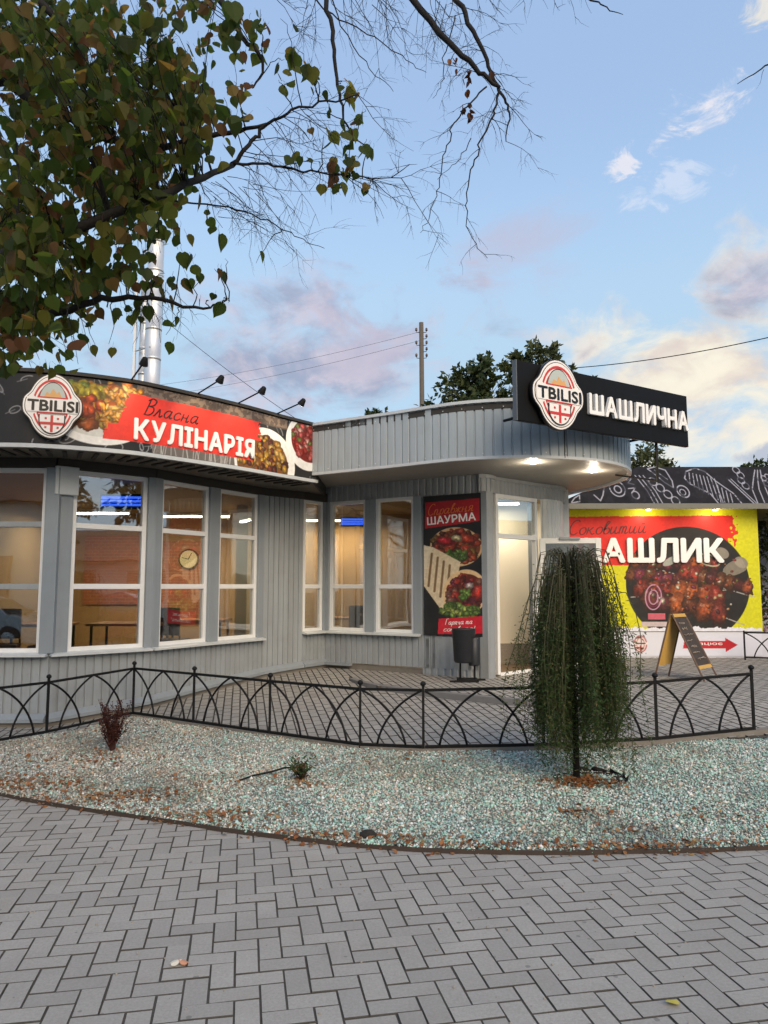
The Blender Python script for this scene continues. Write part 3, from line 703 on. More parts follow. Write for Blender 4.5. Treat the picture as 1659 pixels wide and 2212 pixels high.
# ------------------------------------------------------------------ cafe building
PA, PB, PD, PE, PF, PC, PK = (-3.88, 8.68), (-2.97, 9.5), (-2.42, 10.45), (-1.86, 11.35), (-1.3, 11.85), (-.98, 12.3), (1.47, 10.85)
DL, DR, PJ = (1.68, 11.1), (2.45, 11.8), (2.86, 12.1)
cafe = thing('cafe_building', 'grey clad single storey cafe with two wings, windows and a round canopy', 'building')
ZT, FLOOR = 3.0, .30
def low(u0, p0, p1):   # bottom of cladding follows the ground
    fr = frame(p0, p1)
    return lambda u: float(G(*fr(u, 0, 0)[:2])) + .10
def cladding(p0, p1, z1, name='wall_cladding', z0=None, period=.1, mt=PAINT):
    fr = frame(p0, p1)
    return ribbed(fr, fr.len, z0 if z0 is not None else low(0, p0, p1), z1, period, .018, .26).build(name, mt, cafe)
def window(p0, p1, u0, u1, z0, z1, bars, fw=.055, mt=PVC, mtb=None, deep=-.05, label=None):
    """frame bars, crossbars and panes set back in the wall"""
    fr = frame(p0, p1); w = thing_part('window', cafe)
    if label: w['label'] = label
    def bar(nm, a, b, c, d, m_=mt, e0=deep - .03, e1=deep + .04):
        mb = MB(); mb.fbox(fr, a, b, c, d, e0, e1); mb.build(nm, m_, w, bevel=.004)
    bar('frame', u0, u0 + fw, z0, z1); bar('frame', u1 - fw, u1, z0, z1)
    bar('frame', u0 + fw, u1 - fw, z0, z0 + fw); bar('frame', u0 + fw, u1 - fw, z1 - fw, z1)
    zs = [z0 + fw]
    for zb in bars:
        bar('crossbar', u0 + fw, u1 - fw, zb - .032, zb + .032, mtb or mt); zs += [zb - .032, zb + .032]
    zs.append(z1 - fw)
    for a, b in zip(zs[0::2], zs[1::2]):
        mb = MB(); mb.fbox(fr, u0 + fw, u1 - fw, a, b, deep - .006, deep + .006); mb.build('pane', GLASS, w)
    return w
def thing_part(name, parent):
    o = bpy.data.objects.new(name, None); COL.objects.link(o); o.parent = parent; o.empty_display_size = .1; return o
def pil(p0, p1, u0, u1, z0, z1, d0=-.12, d1=.03, mt=PAINTD, name='pilaster'):
    mb = MB(); mb.fbox(frame(p0, p1), u0, u1, z0, z1, d0, d1); return mb.build(name, mt, cafe, bevel=.006)
SILL = .83
# west wing: front face, then three faces that turn away to the entrance corner
P0 = (-7.6, 8.55)
segs = [(P0, PA), (PA, PB), (PB, PD), (PD, PE), (PE, PF), (PF, PC), (PC, PK)]
for a, b in segs[:4]: cladding(a, b, SILL - .02)
cladding(PE, PF, ZT + .12); 
cladding(PF, PC, SILL + .03); cladding(PC, PK, SILL + .03)
fr = frame(PC, PK); LK = fr.len
L1 = frame(P0, PA).len
for k in range(3):
    u1 = L1 - .10 - k * 1.25
    window(P0, PA, u1 - 1.08, u1, SILL, ZT, (1.6, 2.33), mtb=PAINT)
    pil(P0, PA, u1 - 1.25, u1 - 1.08, SILL, ZT)
pil(P0, PA, L1 - .10, L1 + .06, SILL, ZT, -.14, .05)
lab = frame(PA, PB).len
window(PA, PB, .20, lab - .09, SILL, ZT, (1.6, 2.33))
pil(PA, PB, 0.02, .20, SILL, ZT, -.12, .025)
pil(PA, PB, lab - .09, lab + .02, SILL, ZT, -.1, .035)
mb = MB(); mb.fbox(frame(PA, PB), -.03, .24, 2.68, 3.02, -.1, .07); mb.build('pilaster_cap', TRIM, cafe, bevel=.008)
lbd = frame(PB, PD).len
pil(PB, PD, -.02, .12, SILL, ZT, -.1, .035)
window(PB, PD, .12, lbd - .09, SILL, ZT, (1.6, 2.33))
pil(PB, PD, lbd - .09, lbd + .01, SILL, ZT, -.1, .03)
lde = frame(PD, PE).len
pil(PD, PE, -.01, .11, SILL, ZT, -.1, .03)
window(PD, PE, .11, lde - .12, SILL, ZT, (1.6, 2.33))
pil(PD, PE, lde - .12, lde + .0, SILL, ZT, -.1, .03)
lfc = frame(PF, PC).len
window(PF, PC, .03, lfc - .05, .88, ZT, (1.6,), fw=.05)
pil(PC, PK, -.03, .09, .88, ZT, -.1, .03); pil(PF, PC, lfc - .05, lfc + .0, .88, ZT, -.1, .025)
window(PC, PK, .09, .80, .88, ZT, (1.6,)); pil(PC, PK, .80, .98, .88, ZT, -.1, .03)
window(PC, PK, .98, 1.68, .88, ZT, (1.6,)); pil(PC, PK, 1.68, 1.82, .86, ZT, -.1, .03)
# blind wall behind the poster
ribbed(lambda u, v, d: fr(1.82 + u, v, d), LK - 1.82, .22, ZT, .11, .02, .45).build('wall_cladding', PAINT, cafe)
# sills
def sill(p0, p1, z, u0=0, u1=None, o=.10):
    f = frame(p0, p1); u1 = f.len if u1 is None else u1; mb = MB()
    mb.add([f(u0, z + .012, -.02), f(u1, z + .012, -.02), f(u1, z - .012, o), f(u0, z - .012, o), f(u0, z - .035, o), f(u1, z - .035, o), f(u1, z - .03, -.02), f(u0, z - .03, -.02)],
           [(0, 3, 2, 1), (3, 4, 5, 2), (4, 7, 6, 5), (0, 1, 6, 7), (0, 7, 4, 3), (1, 2, 5, 6)])
    mb.build('window_sill', TRIM, cafe)
for (a, b) in segs[:4]: sill(a, b, SILL)
sill(PF, PC, .88); sill(PC, PK, .88, 0, 1.80)
# base flashing and plinth
for a, b in segs[:6]:
    f = frame(a, b); mb = MB()
    z0, z1 = [float(G(*f(u, 0, 0)[:2])) + .09 for u in (0, f.len)]
    mb.add([f(0, z0 + .06, .005), f(f.len, z1 + .06, .005), f(f.len, z1 + .005, .075), f(0, z0 + .005, .075), f(0, z0 - .035, .075), f(f.len, z1 - .035, .075), f(f.len, z1 - .035, .0), f(0, z0 - .035, .0)],
           [(0, 3, 2, 1), (3, 4, 5, 2), (4, 7, 6, 5), (0, 1, 6, 7), (0, 7, 4, 3), (1, 2, 5, 6)]); mb.build('base_flashing', PAINTD, cafe)
    mb = MB(); mb.fbox(f, -.01, f.len + .01, -.1, max(z0, z1) - .04, -.25, .03); mb.build('plinth', CONC, cafe)
f = frame(PC, PK); mb = MB(); mb.fbox(f, 0, .55, .34, .38, .0, .09); mb.build('base_flashing', PAINTD, cafe)
mb = MB(); mb.fbox(f, -.02, LK, .1, .36, -.2, -.03); mb.build('plinth', CONC, cafe)
# lintel band above the windows
for a, b in segs[:6]:
    f = frame(a, b); mb = MB(); mb.fbox(f, 0, f.len, ZT, 3.14, -.14, .04); mb.build('lintel', DARKTRIM, cafe)
ribbed(f if False else frame(PC, PK), LK, ZT, 3.26, .11, .018, .45, .12).build('lintel', PAINT, cafe)
# entrance bay: corner post, door frame, transom light, rounded end
mb = MB(); mb.fbox(frame(PK, DL), -.03, .16, .26, ZT, -.08, .07); mb.build('corner_post', PAINT, cafe, bevel=.01)
bay = Curve2([(1.40, 10.83), (1.50, 10.84), (1.62, 10.93), DL, (2.06, 11.44), DR, PJ, (3.02, 12.3), (3.08, 12.5)]); 
ribbed(bay.map, bay.L, ZT, 3.26, .09, .016, .45, .1).build('lintel', PAINT, cafe)
strip(bay.map, np.linspace(0, bay.L, 24), 3.20, 3.255, 0, .02).build('top_trim', PAINT, cafe)
dfr = frame(DL, DR); LD = dfr.len
df = thing_part('door_frame', cafe)
for a, b, c, d in ((0, .06, FLOOR, ZT), (LD - .06, LD, FLOOR, ZT), (.06, LD - .06, ZT - .06, ZT), (.06, LD - .06, 2.33, 2.40), (.06, LD - .06, FLOOR - .02, FLOOR + .02)):
    mb = MB(); mb.fbox(dfr, a, b, c, d, -.07, .01); mb.build('frame', PVC, df, bevel=.004)
mb = MB(); mb.fbox(dfr, .06, LD - .06, 2.40, ZT - .06, -.035, -.023); mb.build('transom_pane', GLASS, df)
mb = MB(); mb.fbox(frame(DR, PJ), .0, .12, FLOOR - .05, ZT, -.2, -.10); mb.build('door_return', PAINT, cafe)
pb = Curve2([(2.52, 11.85), (2.62, 11.83), (2.75, 11.92), (2.90, 12.08), (3.0, 12.3), (3.05, 12.6)])
ribbed(pb.map, pb.L, .26, ZT, .09, .014, .4, .06).build('wall_cladding', TRIM, cafe)
# open door leaf
leaf = thing_part('door', cafe); lf = frame((2.47, 11.72), (3.42, 11.66)); LL = lf.len
for a, b, c, d in ((0, .085, FLOOR + .03, 2.36), (LL - .085, LL, FLOOR + .03, 2.36), (.085, LL - .085, 2.275, 2.36), (.085, LL - .085, FLOOR + .03, .42)):
    mb = MB(); mb.fbox(lf, a, b, c, d, -.03, .03); mb.build('frame', PVC, leaf, bevel=.005)
mb = MB(); mb.fbox(lf, .085, LL - .085, .42, 2.275, -.008, .008); mb.build('pane', TINT, leaf)
mb = MB(); mb.tube([lf(LL - .05, 1.25, .03), lf(LL - .05, 1.25, .075), lf(LL - .16, 1.25, .08)], .011, 6); mb.build('handle', STEEL, leaf)
mb = MB(); mb.fbox(lf, .30, .62, 2.335, 2.375, .032, .07); mb.build('closer', PAINT, leaf)
# shell behind: side and back walls, floor, ceiling, roof
FOOT = [P0, PA, PB, PD, PE, PF, PC, PK, DL, DR, PJ, (3.1, 12.6), (3.25, 14.8), (-10.2, 14.8), (-10.2, 8.5)]
def slab(name, pts, z0, z1, mt): return MB().prism(pts, z0, z1).build(name, mt, cafe)
INN = [(p[0], p[1] + .12) for p in FOOT[:11]] + [(3.0, 12.6), (3.15, 14.7), (-10.1, 14.7), (-10.1, 8.6)]
slab('floor', INN, .1, FLOOR - .003, mat('brown_floor_tile', '#6b5844', .35, 0, .12, 4))
slab('ceiling', INN, 3.03, 3.10, mat('beige_ceiling', '#9c8a6c', .8, 0, .06, 2))
for (a, b) in (((-10.1, 14.62), (3.2, 14.62)),):
    f = frame(a, b); mb = MB(); mb.fbox(f, 0, f.len, FLOOR, 3.03, -.1, 0); mb.build('back_wall', TANW, cafe)
mb = MB(); mb.box(-10.2, -10.08, 8.6, 14.6, 0, 3.9); mb.build('side_wall', TANW, cafe)
mb = MB(); mb.box(3.05, 3.17, 12.62, 14.7, .2, 3.26); mb.build('side_wall', TRIM, cafe)
t = NT('interior_brick'); bt = t.n('ShaderNodeTexBrick', {'Color1': (.42, .13, .05), 'Color2': (.33, .10, .04), 'Mortar': (.45, .33, .22), 'Scale': 4.0, 'Mortar Size': .012})
mp = t.n('ShaderNodeMapping'); mp.inputs['Rotation'].default_value = (R(90), 0, 0); t.t.links.new(t.pos(), mp.inputs[0]); t.t.links.new(mp.outputs[0], bt.inputs[0]); t.t.links.new(bt.outputs[0], t.b.inputs[0]); BRICK = t.m
for x0, x1, z0, z1 in ((-5.9, -4.75, 1.25, 2.6), (-4.35, -3.55, .9, 2.5)):
    mb = MB(); mb.box(x0, x1, 14.58, 14.618, z0, z1); mb.build('brick_panel', BRICK, cafe)
mb = MB(); mb.box(-6.3, -6.1, 11.2, 14.6, FLOOR, 3.03); mb.build('partition', mat('brown_partition', '#8f7a5c', .7, 0, .12, 3), cafe); mat('pale_partition', '#b9a685', .7, 0, .08, 3)
mb = MB(); mb.box(-2.6, -2.4, 13.0, 14.6, FLOOR, 3.03); mb.build('partition', MATS['pale_partition'], cafe)
# entrance lobby wall seen through the doorway
f = frame((.9, 12.62), (3.05, 12.75)); CREAMW = mat('cream_lobby_wall', '#e4d8c2', .7, 0, .05, 2)
mb = MB(); mb.fbox(f, 0, f.len, FLOOR + .34, 3.03, -.1, 0); mb.build('lobby_wall', CREAMW, cafe)
mb = MB(); mb.fbox(f, 0, f.len, FLOOR, FLOOR + .34, -.1, .012); mb.build('lobby_skirting', mat('speckled_stone_skirting', '#8f8577', .5, 0, .6, 60), cafe)
# roof slab of both wings and fascia curves
BAN = Curve2(catmull([(-9.5, 9.4, 0), (-7.6, 8.55, 0), (-5.6, 8.05, 0), (-4.22, 8.00, 0), (-3.66, 8.10, 0), (-3.08, 8.38, 0), (-2.74, 8.66, 0), (-1.98, 9.52, 0), (-1.45, 10.25, 0), (-1.0, 10.84, 0)], 12))
CAN = Curve2(catmull([(-1.9, 11.3, 0), (-1.02, 10.74, 0), (.06, 10.07, 0), (.55, 9.73, 0), (1.03, 9.45, 0), (1.66, 9.29, 0), (2.31, 9.36, 0), (2.86, 9.60, 0), (3.30, 10.03, 0), (3.58, 10.6, 0), (3.70, 11.3, 0), (3.6, 12.2, 0), (3.3, 13.2, 0), (3.2, 14.7, 0)], 12))
ban = [tuple(p) for p in BAN.p]; can = [tuple(p) for p in CAN.p]
slab('roof', ban + [(-1.0, 14.8), (-10.2, 14.8)], 3.86, 3.93, DARKTRIM)
slab('roof', can[10:] + [(-1.0, 14.8), (-1.0, 10.8)], 3.87, 3.95, DARKTRIM)
slab('soffit', [BAN.map(u, 0, -.02)[:2] for u in np.linspace(.1, BAN.L, 80)] + [(PC[0], PC[1]), (PF[0], PF[1]), (PE[0], PE[1]), (PD[0], PD[1]), (PB[0], PB[1]), (PA[0], PA[1]), (P0[0], P0[1])], 3.115, 3.14, mat('ribbed_dark_soffit', '#5a554d', .6, 0, .1, 4))
slab('soffit', [CAN.map(u, 0, -.02)[:2] for u in np.linspace(.6, CAN.L, 90)] + [(2.9, 14.7), (-.2, 14.7), (-.98, 12.3)], 3.26, 3.285, SOFFIT)
us = np.linspace(0, BAN.L, 90)
strip(BAN.map, us, 3.12, 3.165, -.05, .035).build('eave_trim', TRIM, cafe)
strip(BAN.map, us, 3.166, 3.97, -.04, -.012).build('fascia_board', DARKTRIM, cafe)
strip(BAN.map, us, 3.97, 4.01, -.06, .03).build('roof_edge', DARKTRIM, cafe)
mb = MB(); mb.fbox(frame((-1.02, 10.86), (-.99, 12.3)), -.08, 1.44, 3.10, 3.275, -.02, .02); mb.build('soffit_closer', DARKTRIM, cafe)
slab('soffit', [(-1.5, 11.05), (-1.0, 10.79), (.05, 10.12), (.3, 12.2), (-.98, 12.35), (-1.4, 11.9)], 3.262, 3.284 - .002, SOFFIT)
# soffit battens under the eave of the west wing
for u in np.linspace(2.0, BAN.L - .1, 46):
    p = BAN.map(u, 3.108, -.05); q = BAN.map(u, 3.108, -.42); w_ = (BAN.map(u + .01, 0, 0) - BAN.map(u, 0, 0)).normalized() * .022; mb = MB()
    z = V((0, 0, .012)); mb.hexa([p - w_ - z, p + w_ - z, q + w_ - z, q - w_ - z, p - w_ + z * .4, p + w_ + z * .4, q + w_ + z * .4, q - w_ + z * .4]); mb.build('soffit_batten', DARKTRIM, cafe)
ribbed(CAN.map, CAN.L, 3.24, 3.96, .120, .018, .24, .04).build('canopy_fascia', FASCIA, cafe)
us = np.linspace(0, CAN.L, 130)
strip(CAN.map, us, 3.96, 4.0, -.06, .03).build('roof_edge', TRIM, cafe)
strip(CAN.map, us, 3.225, 3.262, -.05, .006).build('eave_trim', TRIM, cafe)
# screws along the sheet
mb = MB()
for k, u in enumerate(np.arange(.75, CAN.L * .72, .27)):
    for z in (3.30, 3.90): mb.lathe(CAN.map(u, z, .0), [(.009, 0), (.006, .006)], 6, (CAN.map(u, 0, 1) - CAN.map(u, 0, 0)))
tag(mb.build('sheet_screws', STEEL, cafe), kind='stuff')
mb = MB(); mb.fbox(lambda u, v, d: CAN.map(CAN.u_at(1218, 940) + u, v, d), 0, .012, 3.24, 3.96, 0, .006); mb.build('sheet_joint', DARKTRIM, cafe)

# ------------------------------------------------------------------ banner over the west wing
PRINT = print_mat('banner_print')
U = lambda px, py=930: BAN.u_at(px, py)
ub0, ub1 = U(-10, 870) - 1.0, BAN.L - .005
BV0, BV1 = 3.175, 3.955
banner = thing('shop_banner', 'long curved banner with a red field, food photos and white lettering over the west wing', 'banner')
Lb = ub1 - ub0; K = 100 / (BV1 - BV0); CW = Lb * K
c = Canvas(CW, 100, '#1b1d20', 1.15, 3)
X = lambda px, py=930: (U(px, py) - ub0) * K
for _ in range(120):                                     # chalk doodles on black
    x, y = c.rng.uniform(0, CW), c.rng.uniform(0, 100); a = c.rng.uniform(0, 6.28)
    c.ring(x, y, c.rng.uniform(4, 14), c.rng.uniform(3, 9), 1.7, '#a4a5a8', a, .8, a0=0, a1=c.rng.uniform(2, 6.3))
    c.line([(x, y), (x + 14 * math.cos(a), y + 14 * math.sin(a))], 1.4, '#8a8b8e', .7)
c.fill((c.X > X(300)) & (c.X < X(620)) & (c.Y < 18), '#5a4c42', .9); c.fill((c.n(6) > .5) & (c.X > X(280)) & (c.X < X(620)) & (c.Y < 16), '#a08a78', .5)
c.fill((c.X > X(330)) & (c.X < X(600)) & (c.Y > 86), '#77706a', .85)
for k in range(40):
    x = c.rng.uniform(X(330), X(560)); c.line([(x, 86), (x + c.rng.uniform(-4, 4), 99)], 1.2, '#cfcfcd', .7)
# fried potatoes and peppers on a white dish
c.ell(X(215), 62, 62, 34, '#e6e6e2'); c.ell(X(215), 58, 56, 26, '#c9c9c4')
reg = (c.X > X(150)) & (c.X < X(300)) & (c.Y > 6) & (c.Y < 70); c.fill(reg, '#6b3a14')
c.scatter(reg, 90, ['#d98a1e', '#e8a93a', '#c8641a', '#e0c04a', '#a8521a'], 4, 9, 2.0)
c.scatter(reg & (c.Y < 26) & (c.X < X(230)), 12, ['#e6d23a', '#8aa03a', '#d8b52a'], 6, 10, 1.3); c.scatter(reg & (c.Y > 26) & (c.Y < 50) & (c.X < X(220)), 10, ['#d8501a', '#e06a2a'], 7, 11, 1.4)
c.scatter(reg & (c.X > X(220)), 60, ['#e6a54a', '#d9902e', '#eebb66'], 2, 4, 3.5)
# stew plate and salad plate at the right end
c.ell(X(575), 86, 74, 62, '#ecebe6'); c.ell(X(570), 88, 62, 50, '#7a4a1c')
reg = c.ed(X(570), 88, 60, 48) < 1; c.scatter(reg, 110, ['#d9a83a', '#c98a2a', '#7a2f1a', '#5a2216', '#e0b860', '#8a4a1c'], 3, 7, 1.7)
c.ell(X(665), 34, 58, 52, '#efefec'); c.ell(X(668), 30, 48, 40, '#7a1d16'); reg = c.ed(X(668), 30, 46, 38) < 1
c.scatter(reg, 80, ['#c8352a', '#d9605a', '#a8241e', '#7a8a3a', '#e8b0a0', '#b03028'], 3, 7, 1.7)
# red brush field
x0, x1 = X(262), X(552); ed = (c.n(5, 2) - .5) * 26
left = x0 + np.where(c.Y > 62, -16 - (c.Y - 62) * .1, 0) + ed * .5 - (c.Y - 50) * .2; right = x1 + ed * .8 + np.where(c.Y > 50, -10, 8)
c.fill((c.X > left) & (c.X < right) & (c.Y > 14 + (c.X - x0) * .01) & (c.Y < 86), '#e0382b')
c.grain(.06, 5)
c.mesh('banner_sheet', BAN.map, ub0, ub1, BV0, BV1, .004, PRINT, banner)
zb = lambda y: BV1 - y / K
REDB = mat('dark_brown_print', '#2e1512', .5, 0, .05, 4)
put_script('script_lettering', 'Власна', BAN.map, U(308), zb(43), .009, .098, U(428) - U(308), REDB, banner, .085, .35)
put_letters('letter', 'КУЛІНАРІЯ', BAN.map, U(290), zb(82), .016, .235, U(548, 960) - U(290, 940), WHITEP, banner, .045, .008, .16)

# ------------------------------------------------------------------ round city crest used on both signs
def superell(cx, cy, rx, ry, lobe=0., n=72, lw=.16):
    out = []
    for i in range(n):
        t_ = 2 * math.pi * i / n; x, y = math.cos(t_), math.sin(t_)
        k = 1 + lobe * math.exp(-(abs(y) / .36) ** 5) ; out.append((cx + rx * x * k, cy + ry * y))
    return out
RED_ = mat('logo_red', '#c83a38', .45, 0, .05, 6); GREYT = mat('logo_grey_teal', '#b9c2bd', .45, 0, .05, 6); GOLD = mat('logo_gold', '#d9a86a', .45, 0, .05, 6); INK = mat('logo_black', '#141416', .4, 0, .05, 6); WHL = mat('logo_white', '#efece8', .4, 0, .03, 6)
def crest(parent, mapf, cu, cv, W, H, d):
    """plate with an arched top, a lettered band and a shield with a cross"""
    m2 = lambda u, v, dd: mapf(cu + u * W / 2, cv + v * H / 2, dd)
    L = lambda rx, ry, lobe=.0: superell(0, 0, rx, ry, lobe, 80, .30)
    flat('rim', L(.82, 1.0, .22), m2, d + .040, INK, parent, .040)
    flat('face', L(.79, .965, .22), m2, d + .044, WHL, parent, .003)
    flat('ring_line', L(.745, .915, .22), m2, d + .0465, INK, parent, .002)
    flat('face', L(.725, .895, .22), m2, d + .049, WHL, parent, .002)
    def arc(r0, r1, sy, a0, a1, mt, dd, cy=0.):
        pts = [(r1 * math.cos(a), cy + sy * r1 * math.sin(a)) for a in np.linspace(a0, a1, 24)] + [(r0 * math.cos(a), cy + sy * r0 * math.sin(a)) for a in np.linspace(a1, a0, 24)]
        flat('line_work', pts, m2, dd, mt, parent, .0015)
    for r0, r1, mt in ((.60, .66, RED_), (.50, .545, RED_)):
        arc(r0, r1, 1.22, R(20), R(160), mt, d + .0515); arc(r0, r1, 1.22, R(200), R(340), mt, d + .0515)
    arc(0.0, .47, 1.42, R(17), R(163), INK, d + .0515, .06); arc(0.0, .45, 1.42, R(18), R(162), GREYT, d + .0535, .06)
    flat('mountain', [(-.30, .25), (-.20, .42), (-.10, .36), (0, .52), (.12, .38), (.2, .44), (.30, .25)], m2, d + .0555, GOLD, parent, .0015)
    flat('band', [(-.84, -.20), (.84, -.20), (.86, 0), (.84, .24), (-.84, .24), (-.86, 0)], m2, d + .0565, WHL, parent, .002)
    for v in (.225, -.235): flat('line_work', [(-.50, v), (.50, v), (.50, v + .04), (-.50, v + .04)], m2, d + .0585, RED_, parent, .0015)
    put_text('lettering', 'TBILISI', mapf, cu - .40 * W, cv - .078 * H, d + .0605, .165 * H, .82 * W, INK, parent, .045)
    sh = lambda k: [(-.44 * k, -.27), (.44 * k, -.27)] + [(.44 * k * math.cos(a), -.42 + .44 * k * math.sin(a)) for a in np.linspace(0, -math.pi, 20)]
    flat('shield', sh(1.0), m2, d + .0575, INK, parent, .0015); flat('shield', [(u, v - .01) for u, v in sh(.90)], m2, d + .0600, WHL, parent, .0015)
    flat('cross', [(-.045, -.29), (.045, -.29), (.045, -.80), (-.045, -.80)], m2, d + .0625, RED_, parent, .0015)
    flat('cross', [(-.38, -.50), (.38, -.50), (.38, -.58), (-.38, -.58)], m2, d + .0640, RED_, parent, .0010)
    for u in (-.2, .2):
        for v in (-.39, -.66): flat('small_cross', [(u - .035, v - .03), (u + .035, v - .03), (u + .035, v + .03), (u - .035, v + .03)], m2, d + .0625, RED_, parent, .0015)
cr = thing('crest_sign', 'round crest sign reading TBILISI at the left end of the curved banner', 'sign')
uc = U(115, 882); pc, pn = BAN.map(uc, 0, 0), (BAN.map(uc, 0, 1) - BAN.map(uc, 0, 0)).normalized(); pu = V((-pn.y, pn.x, 0))
crest(cr, lambda u, v, d: pc + pu * u + pn * (d + .03) + V((0, 0, v)), 0, 3.585, .62, .74, .0)

# lamps on arms along the banner top
def arm_lamp(px, py, lab):
    u = U(px, py); a = thing('arm_lamp', lab, 'lamp', 'spotlights on arms over the banner')
    p, n = BAN.map(u, 3.99, 0), (BAN.map(u, 0, 1) - BAN.map(u, 0, 0)).normalized()
    e = p + n * .50 + V((0, 0, .11)); MB().tube([p - n * .04, p + n * .05 + V((0, 0, .02)), e], .010, 6).build('arm', BLACKM, a)
    ax = (V((0, 0, -.75)) - n * .72).normalized(); mb = MB(); mb.lathe(e + V((0, 0, .01)), [(.016, -.04), (.03, -.03), (.05, .05), (.052, .055), (.045, .052), (.02, .0)], 12, ax); mb.build('head', BLACKM, a, True)
    mb = MB(); mb.lathe(e + ax * .045, [(.042, 0), (.03, .008)], 12, ax); mb.build('bulb', glow('lamp_bulb_warm', (1, .82, .55), 6), a)
    ld = bpy.data.lights.new('lamp_light', 'SPOT'); ld.energy = 5; ld.color = (1, .80, .52); ld.spot_size = R(85); ld.spot_blend = .8; ld.shadow_soft_size = .03
    lo = bpy.data.objects.new('lamp_light', ld); COL.objects.link(lo); lo.parent = a; lo.location = e + ax * .07; lo.rotation_euler = ax.to_track_quat('-Z', 'Y').to_euler()
for px, py, lab in ((283, 830, 'black arm lamp over the banner in front of the steel flue'), (425, 858, 'black arm lamp over the banner above the dark script word'), (512, 884, 'black arm lamp over the banner, second from the pale canopy'), (596, 905, 'black arm lamp over the banner nearest the pale canopy')):
    arm_lamp(px, py, lab)

# ------------------------------------------------------------------ black box sign on the canopy
S0, S1, SZ0, SZ1 = (1.54, 8.42), (4.22, 10.10), 3.52, 4.24
sf = frame(S0, S1); LS = sf.len
sg = thing('box_sign', 'long black box sign with white lettering and round crest on the canopy', 'sign')
mb = MB(); mb.fbox(sf, 0, LS, SZ0, SZ1, -.06, 0); mb.build('panel', BLACKP, sg, bevel=.006)
mb = MB(); mb.fbox(sf, -.003, .012, SZ0 - .002, SZ1 + .002, -.062, .003); mb.build('edge_trim', mat('grey_sign_edge', '#5c6064', .4), sg)
def on_sign(px, py=900):
    r = ray(px, py); k = r.x / r.y; dx, dy = (S1[0] - S0[0]) / LS, (S1[1] - S0[1]) / LS
    return (k * S0[1] - S0[0]) / (dx - k * dy)
put_letters('letter', 'ШАШЛИЧНА', sf, on_sign(1270), 3.745, .022, .245, on_sign(1481) - on_sign(1270), WHITEP, sg, .045, .02, .17)
crest(sg, sf, on_sign(1197, 850), 3.885, .86, .87, .03)
for u, l in ((.35, .5), (2.0, .45), (2.75, .9)):
    mb = MB(); mb.tube([sf(u, SZ0 + .15, -.06), sf(u, SZ0 + .15, -.12 - l)], .018, 6); mb.build('bracket', BLACKM, sg)
p = sf(2.60, 0, -.10); mb = MB(); mb.box(p.x - .015, p.x + .015, p.y - .015, p.y + .015, 3.0, SZ0 + .02); mb.build('strut', BLACKM, sg)
mb = MB(); mb.tube([V((p.x, p.y, 3.02)), V((3.45, 10.9, 3.25))], .014, 6); mb.build('strut', BLACKM, sg)

# canopy downlights
for px, py, lab in ((1152, 999, 'lit round downlight in the canopy soffit, left of the pair'), (1282, 1018, 'lit round downlight in the canopy soffit, nearer the dark roof')):
    q = on(px, py, 3.255); q.z = 3.26; a = thing('downlight', lab, 'lamp', 'downlights in the entrance canopy')
    mb = MB(); mb.lathe(q, [(.085, 0), (.083, -.008), (.062, -.010), (.060, -.004)], 20); mb.build('rim', TRIM, a, True)
    mb = MB(); mb.lathe(q + V((0, 0, -.010)), [(.058, .004), (.045, -.006), (.015, -.010)], 16); mb.build('bulb', glow('downlight_glow', (1, .86, .62), 14), a)
    ld = bpy.data.lights.new('lamp_light', 'POINT'); ld.energy = 5; ld.color = (1, .84, .64); ld.shadow_soft_size = .05
    lo = bpy.data.objects.new('lamp_light', ld); COL.objects.link(lo); lo.parent = a; lo.location = q + V((0, 0, -.10))

# ------------------------------------------------------------------ poster by the door
ps = thing('wall_poster', 'tall black and red poster with two filled wraps beside the door', 'poster')
pf = lambda u, v, d: fr(u, v, d); fr = frame(PC, PK)
pu0, pu1, pv0, pv1 = 1.86, LK - .03, .87, 2.98
c = Canvas(124, 315, '#14161a', 1.0, 5)
c.poly([(4, 14), (121, 12), (121, 62), (90, 66), (3, 74)], '#b01a26')
# upper filled flatbread
c.ell(70, 118, 56, 44, '#c9a77c', .1); c.ell(72, 118, 50, 38, '#6b3a22', .1)
reg = c.ed(72, 118, 50, 38, .1) < 1
c.scatter(reg, 70, ['#8a3a22', '#a84a2a', '#7a5a2a', '#c87a4a', '#b0402a', '#5a2a1a'], 4, 9, 1.8); c.lump(48, 105, 20, 9, '#d02a35', .1); c.lump(95, 102, 17, 11, '#c8452a', .3); c.lump(72, 98, 12, 7, '#dcd0a0', .2)
c.scatter((c.ed(68, 138, 26, 12) < 1), 40, ['#5f8a3a', '#7fa04a', '#4a6a2a'], 3, 6, 2)
